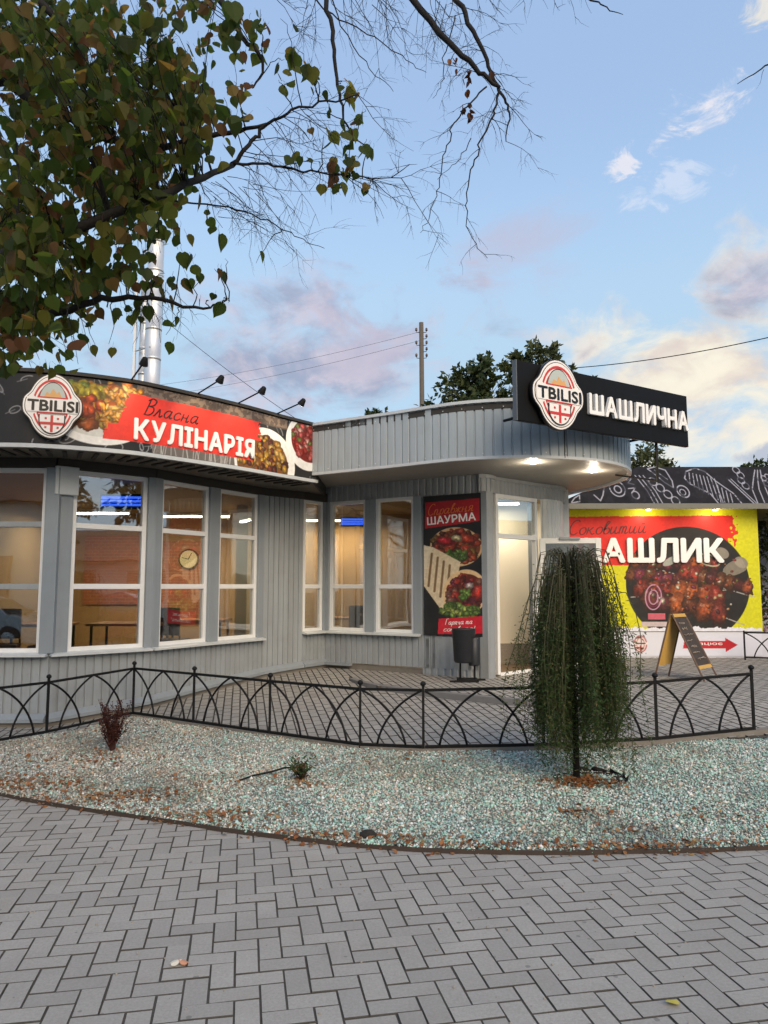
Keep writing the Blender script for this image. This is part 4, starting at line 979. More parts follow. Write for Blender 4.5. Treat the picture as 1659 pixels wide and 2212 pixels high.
# rolled wrap with grill marks
c.poly([(0, 112), (22, 118), (60, 160), (45, 250), (0, 205)], '#d9cdb4'); c.poly([(22, 118), (80, 152), (60, 250), (40, 262), (0, 205), (10, 140)], '#d2c2a2')
for k in range(4): c.line([(18 + k * 13, 132 + k * 9), (10 + k * 13, 205 + k * 12)], 5, '#5f4026', .75)
c.ell(88, 220, 46, 52, '#d8b98c', .35); c.ell(90, 222, 38, 44, '#5a2418', .35); reg = c.ed(90, 222, 36, 42, .35) < 1
c.scatter(reg, 60, ['#a8352a', '#7a2a22', '#c24a35', '#8a5a4a', '#6a2036'], 4, 9, 1.7); c.lump(116, 220, 12, 18, '#c8352a'); c.lump(98, 205, 9, 7, '#e8d8d0'); c.scatter(c.ed(90, 225, 12, 10) < 1, 14, ['#5f8a3a', '#86a84a'], 3, 5)
c.scatter(c.ed(72, 262, 36, 15, .2) < 1, 60, ['#7fa04a', '#5a7a2a', '#a8b85a', '#48662a'], 3, 7, 1.6); c.scatter(c.ed(108, 262, 18, 9, -.3) < 1, 20, ['#6f8f3a', '#55752a'], 3, 6)
c.poly([(32, 278), (124, 270), (124, 308), (30, 312)], '#c21c30'); c.grain(.10, 4)
mb = MB(); mb.fbox(pf, pu0, pu1, pv0, pv1, .012, .024); mb.build('backing', BLACKP, ps)
c.mesh('poster_sheet', pf, pu0 + .002, pu1 - .002, pv0 + .002, pv1 - .002, .026, PRINT, ps)
kx = (pu1 - pu0) / 124; ky = (pv1 - pv0) / 315; PU = lambda x: pu0 + x * kx; PV = lambda y: pv1 - y * ky
put_script('script_lettering', 'Справжня', pf, PU(9), PV(45), .029, .082, 100 * kx, mat('orange_script', '#d9702a', .5), ps, .085, .3, .05)
put_text('lettering', 'ШАУРМА', pf, PU(9), PV(66), .029, .115, 104 * kx, WHITEP, ps, .03, 0, 0, rot=.05)
put_script('script_lettering', 'Гаряча та', pf, PU(46), PV(291), .029, .042, 58 * kx, WHITEP, ps, .10, .3, .06)
put_script('script_lettering', 'соковита!', pf, PU(42), PV(306), .029, .042, 66 * kx, WHITEP, ps, .10, .3, .06)
# ------------------------------------------------------------------ grill hall with billboard
hall = thing('grill_hall', 'low hall with chalk patterned dark roof behind the yellow billboard', 'building')
WY = 14.0
WHW = mat('white_wall_paint', '#d5d8e2', .6, 0, .05, 3, dirt=.15, dirtc=(.35, .34, .33))
mb = MB(); mb.box(2.4, 7.08, WY, WY + .15, .2, 3.1); mb.build('front_wall', WHW, hall)
mb = MB(); mb.box(7.081, 11.0, WY, WY + .14, .1, .74); mb.build('low_wall', WHW, hall)
mb = MB(); mb.box(2.4, 2.55, WY + .16, 18.3, .2, 3.1); mb.build('side_wall', WHW, hall)
mb = MB(); mb.box(6.93, 7.07, WY + .16, 18.3, .2, 3.1); mb.build('side_wall', WHW, hall)
mb = MB(); mb.box(2.4, 11, 18.3, 18.45, .2, 3.1); mb.build('back_wall', WHW, hall)
for x in (9.0, 10.9):
    mb = MB(); mb.box(x - .05, x + .05, WY - .2, WY - .1, .2, 3.1); mb.build('post', BLACKM, hall)
EY, EZ, RY, RZ = 13.62, 3.10, 14.25, 3.90
EX0, RX0, EX1 = 3.2, 4.93, 11.3
c = Canvas(1660, 270, '#17181f', .34, 9)
WCH = '#9a9ba4'
def ring(x, y, r, w=9, k=1.0, a=1): c.ring(x, y, r, r * k, w, WCH, 0, a)
Y0 = 95
P_ = lambda pts: [(x, y - Y0) for x, y in pts]
c.line(P_([(110, 350), (140, 320), (180, 300), (170, 345), (110, 355)]), 8, WCH); c.line(P_([(285, 300), (320, 340), (350, 300), (378, 240)]), 9, WCH)
ring(468, 255 - Y0, 55); ring(470, 260 - Y0, 25, 9); c.line(P_([(535, 195), (590, 185), (560, 215), (600, 225)]), 8, WCH); c.line(P_([(545, 255), (600, 250), (575, 275)]), 8, WCH); ring(585, 300 - Y0, 26)
for k in (0, 30, 60): c.line(P_([(630 + k, 160), (680 + k, 270), (700 + k, 360)]), 8, WCH)
for k in range(4): ring(745 + k * 38, 205 - Y0 + k * 45, 28, 8)
c.line(P_([(740, 110), (800, 95), (870, 120), (890, 200), (880, 250), (830, 210), (780, 150), (740, 110)]), 9, WCH); c.line(P_([(790, 120), (860, 190)]), 7, WCH)
ring(940, 275 - Y0, 42); ring(935, 280 - Y0, 20, 7)
c.line(P_([(990, 180), (1020, 130), (1100, 105), (1160, 130), (1210, 200), (1300, 290), (1330, 370)]), 9, WCH); c.line(P_([(990, 180), (1010, 220), (1130, 290), (1160, 360), (1200, 370)]), 9, WCH)
for k in range(8): c.line(P_([(1040 + k * 24, 140 + k * 6), (1012 + k * 26, 225 + k * 18)]), 7, WCH)
for k in range(4): c.line(P_([(1210 + k * 22, 230 + k * 20), (1180 + k * 28, 350)]), 7, WCH)
for k in range(4): ring(1400 + (k % 2) * 15, 120 - Y0 + k * 38, 24, 7)
c.line(P_([(1310, 190), (1420, 370)]), 9, WCH); c.line(P_([(1330, 185), (1440, 370)]), 7, WCH)
for k in range(3): c.line(P_([(1440 + k * 50, 370), (1450 + k * 50, 260), (1500 + k * 30, 180), (1540 + k * 20, 120)]), 8, WCH)
for k in range(5): ring(1600 + 30 * math.cos(k * 1.26), 200 - Y0 + 34 * math.sin(k * 1.26), 18, 7)
c.line(P_([(1580, 370), (1659, 260)]), 9, WCH); c.line(P_([(1620, 370), (1659, 310)]), 9, WCH)
c.fill(c.n(40, 3) > .62, '#23242c', .6)
ROOFP = print_mat('roof_print', .8, .06)
def slope(u, v, d):
    """u 0..1 along the eave, v 0..1 up the slope"""
    e = V((EX0 + u * (EX1 - EX0), EY, EZ)); r = V((max(EX0 + u * (EX1 - EX0), EX0 + v * (RX0 - EX0)), 0, 0))
    return V((max(e.x, EX0 + v * (RX0 - EX0)), EY + (RY - EY) * v, EZ + (RZ - EZ) * v + d))
# the pattern covers the near half of the slope, then repeats mirrored towards the far end
uu = 4.3 / (EX1 - EX0)
c.mesh('roof_sheet', slope, 0, uu, 0, 1, .02, ROOFP, hall)
c2 = Canvas(1660, 270, '#17181f', .34, 9); c2.a = c.a[:, ::-1].copy(); c2.mesh('roof_sheet', slope, uu, 1, 0, 1, .02, ROOFP, hall)
DKR = mat('dark_roof_vinyl', '#17181f', .5, 0, .1, 4)
MB().add([(EX0, EY, EZ), (EX1, EY, EZ), (EX1, 18.6, EZ), (EX0, 18.6, EZ), (RX0, RY, RZ), (EX1, RY, RZ)], [(0, 1, 5, 4), (0, 4, 3), (3, 4, 5, 2), (1, 2, 5)]).build('roof', DKR, hall)
MB().add([(EX0 + .03, EY + .03, EZ - .03), (EX1 - .03, EY + .03, EZ - .03), (EX1 - .03, 18.5, EZ - .03), (EX0 + .03, 18.5, EZ - .03)], [(0, 3, 2, 1)]).build('roof_lining', mat('ochre_lining', '#8a7a20', .6), hall)
mb = MB(); mb.box(EX0, EX1, EY - .03, EY + .0, EZ - .07, EZ + .03); mb.build('gutter', mat('grey_gutter', '#6f7068', .5), hall)

bb = thing('billboard', 'yellow and red billboard with grilled meat skewers on a black disc', 'billboard')
hf = lambda u, v, d: V((u, WY - d, v))
B0, B1, BZ0, BZ1 = 2.9, 7.06, .765, 3.06
c = Canvas(500, 276, '#d6d412', .95, 21)       # 1 unit = 8.32 mm
BX = lambda px: (at(px, 1230, WY).x - B0) / (B1 - B0) * 500
BY = lambda py: (BZ1 - at(1420, py, WY).z) / (BZ1 - BZ0) * 276
rag = (c.n(7, 2) - .5) * 40
c.fill((c.X < BX(1590) + rag - np.clip(c.Y - BY(1130), 0, 200) * .18) & (c.Y > BY(1117) + rag * .06 - c.X * .008) & (c.Y < BY(1222) + rag * .08 + np.where(c.X > BX(1440), 60, 0)), '#d8261f')
cx, cyy, rr = BX(1483), BY(1262), 140
c.ell(cx, cyy, rr * 1.0, rr * .93, '#16171a'); disc = c.ed(cx, cyy, rr - 1, rr * .92) < 1
c.fill(disc & (c.n(26) > .60), '#2a2a26', .6)
for x, y in ((1600, 1215), (1560, 1195)): c.ell(BX(x), BY(y), 16, 12, '#8a8478', .5)
c.fill(disc & (c.ed(BX(1590), BY(1225), 34, 16, -.4) < 1), '#a39a88', .75)
for (xa, ya, xb, yb) in ((1370, 1215, 1625, 1290), (1360, 1290, 1625, 1270), (1375, 1262, 1600, 1350)): c.line([(BX(xa), BY(ya)), (BX(xb), BY(yb))], 2.2, '#b0aca4')
cols = ['#b03a2a', '#8a3226', '#7a4426', '#c0622e', '#5e2428', '#a8502a', '#8a2c48', '#6e3a22', '#d8b080', '#7a7a3a', '#e0d4b8']
def skewer(x0, y0, x1, y1, n, r):
    for k in range(n):
        t_ = k / (n - 1); x = BX(x0 + (x1 - x0) * t_); y = BY(y0 + (y1 - y0) * t_) + c.rng.uniform(-3, 3)
        c.lump(x, y, r * c.rng.uniform(.75, 1.0), r * c.rng.uniform(.95, 1.25), cols[c.rng.integers(8)], c.rng.uniform(-.5, .9), .35, .55)
        for _ in range(2): c.lump(x + c.rng.uniform(-r * .5, r * .5), y + c.rng.uniform(-r * .7, r * .7), r * .26, r * .2, cols[c.rng.integers(len(cols))], c.rng.uniform(0, 3), .4, .8)
skewer(1372, 1213, 1480, 1222, 7, 15); skewer(1470, 1212, 1545, 1220, 6, 14); skewer(1362, 1240, 1500, 1258, 8, 17); skewer(1480, 1238, 1612, 1268, 8, 18); skewer(1385, 1272, 1545, 1285, 7, 23); skewer(1400, 1296, 1548, 1322, 6, 25)
for k in range(4): c.ring(BX(1408), BY(1290), 6 + 4 * k, 10 + 6 * k, 2.6, '#c890b0' if k % 2 else '#6a1e3a', .1)
c.scatter(disc & (c.Y > BY(1205)) & (c.Y < BY(1320)) & (c.X > BX(1370)) & (c.X < BX(1600)), 34, ['#e8b080', '#d88a50', '#7a8a3a', '#e8e0d0', '#a82a2a', '#3a1a1a'], 1.2, 3.0, 1.8)
c.ring(BX(1530), BY(1210), 26, 12, 3, '#b8b89a', .3); c.ell(BX(1448), BY(1212), 20, 8, '#a8aca0', -.5)
c.poly([(BX(1395), BY(1325)), (BX(1432), BY(1325)), (BX(1432), BY(1338)), (BX(1395), BY(1338))], '#c86070'); c.poly([(BX(1380), BY(1343)), (BX(1447), BY(1343)), (BX(1447), BY(1353)), (BX(1380), BY(1353))], '#c8b8b8')
c.fill(c.Y > 268 + rag * .25, '#e6e8f2'); c.grain(.07, 4)
mb = MB(); mb.fbox(hf, B0 - .02, B1 + .02, BZ0, BZ1 + .02, .0, .03); mb.build('backing', mat('yellow_backing', '#d6d412', .5), bb)
c.mesh('billboard_sheet', hf, B0, B1, BZ0 + .003, BZ1, .034, PRINT, bb)
XX_ = lambda px, py=1170: at(px, py, WY).x
ZZ_ = lambda py: at(1420, py, WY).z
put_script('script_lettering', 'Соковитий', hf, XX_(1226, 1145), ZZ_(1156), .04, .135, XX_(1396, 1145) - XX_(1226, 1145), mat('maroon_print', '#5a1014', .5), bb, .085, .3, .03)
put_letters('letter', 'ШАШЛИК', hf, XX_(1238, 1185), ZZ_(1213), .062, .42, XX_(1560, 1185) - XX_(1238, 1185), WHITEP, bb, .055, .018, .15)
put_text('lettering', 'Ціна', hf, XX_(1396, 1332), ZZ_(1337), .04, .07, .30, WHITEP, bb, .02) if False else None
# lower panel: arrow and crest
c = Canvas(360, 50, '#dde0ec', .9, 4); LX0, LX1 = 3.3, 7.06
QX = lambda px: (at(px, 1390, WY).x - LX0) / (LX1 - LX0) * 360
ay = 26
c.poly([(QX(1478), ay - 7), (QX(1566), ay - 7), (QX(1566), ay - 14), (QX(1593), ay + 1), (QX(1566), ay + 16), (QX(1566), ay + 9), (QX(1474), ay + 9)], '#c01c2a')
c.ell(QX(1383), 25, 11, 17, '#e8d8d6'); c.ring(QX(1383), 25, 11, 17, 2, '#b05a58'); c.ring(QX(1383), 25, 7, 12, 1.5, '#c87a70'); c.line([(QX(1383) - 11, 24), (QX(1383) + 11, 24)], 5, '#f0e8e4'); c.line([(QX(1383) - 8, 24), (QX(1383) + 8, 24)], 2.4, '#4a3a3a'); c.line([(QX(1383), 29), (QX(1383), 39)], 2, '#c03a38'); c.line([(QX(1383) - 5, 33), (QX(1383) + 5, 33)], 2, '#c03a38')
c.mesh('lower_sheet', hf, LX0, LX1, .31, .755, .012, PRINT, bb)
put_text('lettering', 'працює', hf, XX_(1484, 1386), ZZ_(1393), .016, .055, XX_(1560, 1386) - XX_(1484, 1386), WHITEP, bb, .02)
for px, py, lab in ((1400, 1099, 'small lamp under the dark roof edge, left over the billboard'), (1545, 1099, 'small lamp under the dark roof edge, right over the billboard')):
    q = at(px, py, 13.75); a = thing('eave_lamp', lab, 'lamp', 'lamps over the billboard')
    mb = MB(); mb.lathe(q, [(.03, .06), (.05, .03), (.06, -.02)], 12); mb.build('shade', BLACKM, a, True)
    mb = MB(); mb.lathe(q + V((0, 0, -.02)), [(.05, 0), (.03, -.015)], 12); mb.build('bulb', glow('lamp_bulb_warm', (1, .82, .55), 6), a)
    ld = bpy.data.lights.new('lamp_light', 'POINT'); ld.energy = 3; ld.color = (1, .84, .60); ld.shadow_soft_size = .05
    lo = bpy.data.objects.new('lamp_light', ld); COL.objects.link(lo); lo.parent = a; lo.location = q + V((0, -.08, -.10))
ff = thing('corner_fence', 'short black arched fence in front of the white wall beside the red arrow', 'fence')
fence(ff, [(6.52, 13.55), (7.05, 13.35), (7.9, 13.2), (8.8, 13.1)], lambda x, y: .28, .44, False)

# ------------------------------------------------------------------ A-board, bin
ab = thing('sandwich_board', 'wooden A shaped sandwich board with a chalkboard face on the platform', 'sign')
PLY = mat('yellow_plywood', '#c19a4c', .6, 0, .15, 9); CH = mat('chalkboard', '#3d342d', .7, 0, .5, 14); DW = mat('dark_wood_frame', '#4a2f1c', .55, 0, .25, 16)
top = at(1462, 1334, 10.95); top2 = at(1497, 1340, 10.7)
fl, fr2 = on(1508, 1472, .28), on(1537, 1463, .28); bl, br = on(1428, 1470, .28), on(1456, 1456, .28)
def leg(a, b, r=.014): MB().tube([a, b], r, 4).build('leg', DW, ab)
tl, tr = V((4.17, 10.80, 1.20)), V((4.45, 11.05, 1.20))
off = V((.23, -.21, 0))
F0, F1 = V((4.46, 10.47, .285)), V((4.80, 10.82, .285)); K0, K1 = V((3.86, 10.74, .285)), V((4.20, 11.1, .285))
for a, b in ((tl, F0), (tr, F1), (tl - V((.03, 0, 0)), K0), (tr - V((.03, 0, 0)), K1)): leg(a, b)
def board(a, b, c_, d_, t0, t1, mt, nm, n):
    p = [a.lerp(c_, t0), b.lerp(d_, t0), b.lerp(d_, t1), a.lerp(c_, t1)]; nn = (p[1] - p[0]).cross(p[3] - p[0]).normalized() * n
    MB().hexa([*[q for q in p], *[q + nn for q in p]]).build(nm, mt, ab)
board(tl, tr, F0, F1, .03, .80, CH, 'chalk_face', .012); board(tl - V((.03, 0, 0)), tr - V((.03, 0, 0)), K0, K1, .0, .80, PLY, 'back_panel', .012)
for t_ in (.0, .78): board(tl, tr, F0, F1, t_, t_ + .05, PLY, 'crossbar', -.008)
# chalk writing: faint strokes
mb = MB(); nn = (tr - tl).cross(F0 - tl).normalized()
for k in range(7):
    t_ = .14 + k * .09; a, b = tl.lerp(F0, t_), tr.lerp(F1, t_); w = random.uniform(.35, .7); s0 = random.uniform(.12, .25)
    for j in range(9):
        p, q = a.lerp(b, s0 + w * j / 9), a.lerp(b, s0 + w * (j + .8) / 9); q = q + V((0, 0, random.uniform(-.02, .02)))
        mb.tube([p - nn * .012, q - nn * .012], .0045, 3)
for s_ in (1,): mb.build('chalk_marks', mat('chalk', '#b8aa98', .9), ab)
bn = thing('trash_bin', 'dark metal litter bin on a post with a flat base below the poster', 'bin')
BM = mat('dark_grey_bin_steel', '#2e3136', .5, .3, .25, 12)
bp = V((1.17, 10.52, .28))
mb = MB(); mb.lathe(bp + V((-.05, 0, .26)), [(.125, 0), (.14, .02), (.165, .46), (.172, .47), (.160, .47), (.15, .43)], 20); mb.build('bucket', BM, bn, True)
mb = MB(); mb.lathe(bp + V((.09, -.02, .22)), [(.07, 0), (.075, .02), (.08, .38), (.07, .39)], 14); mb.build('ash_tube', BM, bn, True)
for x in (-.10, .10): MB().tube([bp + V((x, .02, 0)), bp + V((x, .02, .34))], .014, 6).build('leg', BLACKM, bn)
for dx, dy in ((-.06, -.10), (.06, .10)): 
    mb = MB(); mb.box(bp.x + dx - .2, bp.x + dx + .2, bp.y + dy - .025, bp.y + dy + .025, .282, .305); mb.build('foot', BLACKM, bn)
mb = MB(); mb.box(bp.x - .14, bp.x + .14, bp.y - .13, bp.y + .13, .306, .318); mb.build('base_plate', BLACKM, bn)

# ------------------------------------------------------------------ flue, pole, wires
fl_ = thing('steel_flue', 'tall shiny stainless steel flue pipes rising behind the banner', 'chimney')
fb = at(328, 830, 12.5)
for dx, dy, r, h in ((0, 0, .135, 7.6), (-.21, .18, .09, 7.1)):
    mb = MB(); pr_ = []
    for k in range(8):
        z = 3.9 + k * (h - 3.9) / 7; pr_ += [(r, z), (r, z + .02 - 1e-3), (r * 1.035, z + .02), (r * 1.035, z + .06), (r, z + .061)]
    mb.lathe((fb.x + dx, fb.y + dy, 0), pr_, 24); mb.build('pipe', STEEL, fl_, True)
mb = MB(); mb.lathe((fb.x, fb.y, 7.68), [(.05, .0), (.2, .06), (.03, .2)], 20); mb.build('rain_cap', STEEL, fl_, True)
mb = MB(); mb.box(fb.x - .02 - .36, fb.x - .36 + .02, fb.y + .1, fb.y + .14, 3.9, 7.0); mb.build('support_rail', STEEL, fl_)
for z in (4.6, 5.7, 6.8): MB().tube([(fb.x - .36, fb.y + .12, z), (fb.x, fb.y - .14, z)], .012, 5).build('clamp', STEEL, fl_)
up = thing('utility_pole', 'weathered wooden utility pole with insulators behind the canopy', 'pole')
pt = at(910, 697, 24); POLEW = mat('weathered_pole', '#5c554c', .85, 0, .25, 8, bump=.4)
MB().tube([(pt.x + .04, 24, 0), (pt.x, 24, pt.z)], [.10, .075], 10).build('shaft', POLEW, up, True)
for k in range(5):
    for s_ in (1,) if k % 2 else (1, -1):
        z = pt.z - .35 - k * .22; mb = MB(); mb.tube([(pt.x, 24, z), (pt.x + s_ * .16, 23.95, z), (pt.x + s_ * .17, 23.95, z + .06)], .012, 5); a = mb.build('hook', BLACKM, up)
        mb = MB(); mb.lathe((pt.x + s_ * .17, 23.95, z + .05), [(.03, 0), (.045, .02), (.03, .05), (.04, .07), (.02, .1)], 10); mb.build('insulator', mat('brown_insulator', '#4a3a34', .3), up, True)
def wire(lab, a, b, sag, r):
    pts = [a.lerp(b, t_) - V((0, 0, sag * 4 * t_ * (1 - t_))) for t_ in np.linspace(0, 1, 24)]
    tag(MB().tube(pts, r, 5).build('overhead_wire', BLACKM), lab, 'wire', 'overhead wires')
wire('overhead wire running from the pole to the left behind the flue', V((pt.x, 24, pt.z - .3)), at(150, 850, 30), .35, .005)
wire('overhead wire running from the pole down left, second below the top', V((pt.x, 24, pt.z - .6)), at(120, 880, 30), .35, .005)
wire('thick overhead cable rising to the right edge over the black sign', at(1235, 795, 22), at(1760, 705, 17), .15, .013)
wire('thin cable hanging down from upper left towards the roof', at(250, 600, 14), at(640, 905, 13), .1, .005)

# ------------------------------------------------------------------ inside the cafe
def tube_light(x, y, z, l, lab, horiz=True, e=24, col=(1, .80, .54)):
    a = thing('tube_light', lab, 'lamp', 'tube lights on the cafe ceiling')
    d = (l / 2, .04) if horiz else (.04, l / 2)
    mb = MB(); mb.box(x - d[0], x + d[0], y - d[1], y + d[1], z, z + .05); mb.build('housing', PVC, a)
    mb = MB(); mb.box(x - d[0] * .96, x + d[0] * .96, y - d[1] * .7, y + d[1] * .7, z - .03, z - .002); mb.build('tube', glow('tube_glow', (1, .87, .66), 5), a)
    ld = bpy.data.lights.new('lamp_light', 'AREA'); ld.shape = 'RECTANGLE'; ld.size = d[0] * 2; ld.size_y = d[1] * 2; ld.energy = e; ld.color = col
    lo = bpy.data.objects.new('lamp_light', ld); COL.objects.link(lo); lo.parent = a; lo.location = (x, y, z - .04)
tube_light(-5.0, 12.6, 2.86, 1.3, 'bright tube light seen high in the window with the blue lamp')
tube_light(-3.4, 13.2, 2.86, 1.3, 'bright tube light seen high in the third window')
tube_light(-.9, 14.0, 2.86, 1.2, 'bright tube light seen in the entrance wing windows')
tube_light(1.95, 12.2, 2.98, .6, 'tube light over the entrance door lobby', e=9, col=(1, .90, .74))
def blue_lamp(p, w, h, lab):
    a = thing('insect_lamp', lab, 'lamp', 'blue tube lamps hung in the windows')
    mb = MB(); x, y, z = p; mb.box(x - w / 2, x + w / 2, y, y + .10, z - h / 2, z + h / 2); mb.build('housing', BLACKP, a, bevel=.01)
    for k in (-.25, .0, .25):
        MB().tube([(x - w * .46, y - .012, z + k * h), (x + w * .46, y - .012, z + k * h)], .016, 8).build('tube', glow('blue_tube', (.03, .12, .85), .9), a)
    for s_ in (-.3, .3): MB().tube([(x + s_ * w, y + .05, z + h / 2), (x, y + .05, z + h / 2 + .15), (x, y + .05, 3.02)], .005, 4).build('cord', BLACKM, a)
blue_lamp(at(265, 1083, 10.3), .64, .21, 'blue glowing tube lamp hung behind the second window of the west wing')
blue_lamp(at(762, 1127, 13.2), .45, .17, 'small blue glowing tube lamp behind the entrance wing window')
ck = thing('wall_clock', 'round pale wall clock seen through the third window', 'clock'); q = at(408, 1208, 14.56)
mb = MB(); mb.lathe(q + V((0, .02, 0)), [(.20, 0), (.20, .04), (.17, .045)], 24, (0, -1, 0)); mb.build('rim', DW, ck, True)
mb = MB(); mb.lathe(q + V((0, -.03, 0)), [(.17, 0), (.168, .004)], 24, (0, -1, 0)); mb.build('face', mat('clock_face', '#d8cca8', .5), ck)
for a in (1.1, 2.9): MB().tube([q + V((0, -.04, 0)), q + V((.13 * math.cos(a), -.04, .13 * math.sin(a)))], .008, 4).build('hand', BLACKM, ck)
def table(x, y, lab):
    a = thing('dining_table', lab, 'table', 'tables inside the cafe')
    mb = MB(); mb.box(x - .55, x + .55, y - .38, y + .38, FLOOR + .71, FLOOR + .75); mb.build('table_top', WOOD, a, bevel=.008)
    for sx in (-.48, .48):
        for sy in (-.31, .31): MB().tube([(x + sx, y + sy, FLOOR), (x + sx, y + sy, FLOOR + .71)], .022, 6).build('leg', BLACKM, a)
def chair(x, y, rz, lab):
    a = thing('dining_chair', lab, 'chair', 'chairs inside the cafe', (x, y, FLOOR)); a.rotation_euler = (0, 0, rz)
    CHM = mat('dark_brown_upholstery', '#3c2418', .6, 0, .2, 8)
    mb = MB(); mb.box(-.21, .21, -.21, .21, .43, .49); mb.build('seat', CHM, a, bevel=.02)
    mb = MB(); mb.box(-.20, .20, .18, .22, .55, .98); mb.build('backrest', CHM, a, bevel=.02)
    for sx in (-.19, .19):
        for sy in (-.19, .19): MB().tube([(sx, sy, 0), (sx, sy, .55 if sy > 0 else .43)], .015, 6).build('leg', BLACKM, a)
table(-5.3, 11.3, 'dining table behind the leftmost window'); table(-3.9, 11.5, 'dining table behind the second window with the blue lamp'); table(-3.2, 12.7, 'dining table behind the third window'); table(-.6, 13.5, 'dining table behind the entrance wing windows')
chair(-4.7, 10.5, 0, 'dark chair nearest the second window'); chair(-5.4, 10.6, .3, 'dark chair at the table behind the leftmost window'); chair(-3.3, 11.7, 3.0, 'dark chair at the table behind the third window'); chair(-.4, 12.9, 3.14, 'dark chair behind the entrance wing window')
cn = thing('serving_counter', 'pale serving counter at the back of the cafe', 'counter')
mb = MB(); mb.box(-9.4, -6.6, 13.2, 13.8, FLOOR, 1.25); mb.build('body', TANW, cn); mb = MB(); mb.box(-9.45, -6.55, 13.15, 13.85, 1.251, 1.30); mb.build('top', WOOD, cn)
# ------------------------------------------------------------------ plants
BARK = mat('dark_bark', '#100d0b', .9, 0, .3, 20, bump=.5, bscale=90)
def quad_leaves(pts, dirs, L, W, rng, fold=.25):
    """one folded leaf (4 triangles as 2 quads) per point"""
    n = len(pts); d = dirs / (np.linalg.norm(dirs, axis=1, keepdims=True) + 1e-9); r = rng.normal(size=(n, 3)); s = np.cross(d, r); s /= (np.linalg.norm(s, axis=1, keepdims=True) + 1e-9); nn = np.cross(d, s)
    L = L[:, None]; W = W[:, None]
    v = np.stack([pts, pts + d * L * .5 + s * W * .5 + nn * W * fold, pts + d * L, pts + d * L * .5 - s * W * .5 + nn * W * fold], 1)
    return v.reshape(-1, 3), np.arange(n * 4).reshape(-1, 4)
# weeping pea tree in the bed
TB = V((1.56, 6.18, 0.03)); tr_ = thing('weeping_tree', 'small weeping tree with fine trailing green strands in the gravel bed', 'tree', loc=TB)
rng = np.random.default_rng(4); pr = random.Random(4)
mb = MB(); mb.tube([(0, 0, -.05), (.005, 0, .4), (-.01, .01, .9), (.01, 0, 1.45), (0, 0, 1.62)], [.030, .025, .022, .022, .016], 8); mb.build('trunk', BARK, tr_, True)
st = MB(); LP, LD_ = [], []
NS = 300
for k in range(NS):
    a = 2 * math.pi * (k % 23) / 23 + pr.gauss(0, .07) + .13 * math.sin(k % 23 * 2.7); inner = (k % 3 == 0)
    reach = (pr.uniform(.03, .20) if inner else pr.uniform(.14, .325) * (1 + .14 * math.sin(k % 23 * 1.9))); top = pr.uniform(1.52, 1.92) - (.10 if not inner else 0) * reach
    reach *= 1.45 if pr.random() < .10 else 1
    side = 1.1 if math.cos(a) > 0 else .92
    z_end = pr.choice([pr.uniform(.14, .42), pr.uniform(.22, .55), pr.uniform(.35, .8)]) + .14 * math.sin(k % 23 * 2.3)
    x0 = pr.uniform(0, .06) * math.cos(a); y0 = pr.uniform(0, .06) * math.sin(a); pts = []
    for j in range(17):
        t_ = j / 16; rr = reach * side * (1 - math.exp(-11 * t_)) * (1 + .26 * t_ + .10 * math.sin(5 * t_ + k)); up_ = .17 * math.sin(min(1, t_ * 4.5) * math.pi) * (1 - inner * .3)
        z = (top - .12) + up_ - max(0, t_ - .08) ** 1.05 * (top - .12 - z_end) / .92
        pts.append(V((x0 + rr * math.cos(a) + .014 * math.sin(9 * t_ + k), y0 + rr * math.sin(a) + .014 * math.cos(8 * t_ + k * 2), z)))
    st.tube(pts, [.0045 * (1 - .75 * j / 16) for j in range(17)], 3, False)
    nl = pr.randint(120, 165)
    for j in range(nl):
        q = (.14 + .86 * pr.random() ** .72) * 16; i0 = min(15, int(q)); p = pts[i0].lerp(pts[i0 + 1], q - i0)
        LP.append((p.x + pr.gauss(0, .017), p.y + pr.gauss(0, .017), p.z + pr.gauss(0, .01))); ang = pr.uniform(0, 6.28); LD_.append((math.cos(ang) * .8, math.sin(ang) * .8, pr.uniform(-1.1, .25)))
st.build('strands', mat('greenish_bark', '#3b3a24', .8), tr_)
LP, LD_ = np.array(LP), np.array(LD_); n = len(LP)
v, f = quad_leaves(LP, LD_, rng.uniform(.020, .046, n), rng.uniform(.007, .012, n), rng)
tag(link('foliage', np_mesh('foliage', v, f), leaf_mat('weeping_leaf', [(0, (.030, .072, .028)), (.4, (.048, .115, .038)), (.75, (.080, .135, .044)), (.93, (.12, .13, .05)), (1, (.17, .13, .06))], .45, .55, 1.3), tr_), kind='stuff')
pit = thing('tree_pit', 'round soil hole full of brown leaves at the foot of the weeping tree', 'planting hole')
mb = MB(); nr = 28
ring0 = [(TB.x + .10 + (.28 + .02 * math.sin(3 * a)) * math.cos(a), TB.y - .02 + (.19 + .02 * math.cos(2 * a)) * math.sin(a)) for a in np.linspace(0, 2 * math.pi, nr, False)]
mb.add([(x, y, float(bed_z(x, y)) + .014) for x, y in ring0] + [(TB.x + .1, TB.y, .03)], [(i, (i + 1) % nr, nr) for i in range(nr)]); mb.build('soil', mat('dark_soil', '#2c1d14', .95, 0, .4, 40, bump=.7), pit)
mb = MB(); arc = [(TB.x + .10 + .30 * math.cos(a), TB.y - .02 + .21 * math.sin(a)) for a in np.linspace(R(-25), R(95), 14)]
for i, (x, y) in enumerate(arc):
    z = float(bed_z(x, y)); mb.v += [(x, y, z - .02), (x + .02 * math.sin(i * 1.7), y + .02, z + .03 + .018 * math.sin(i * 2.1))]
for i in range(13): mb.f.append((2 * i, 2 * i + 2, 2 * i + 3, 2 * i + 1))
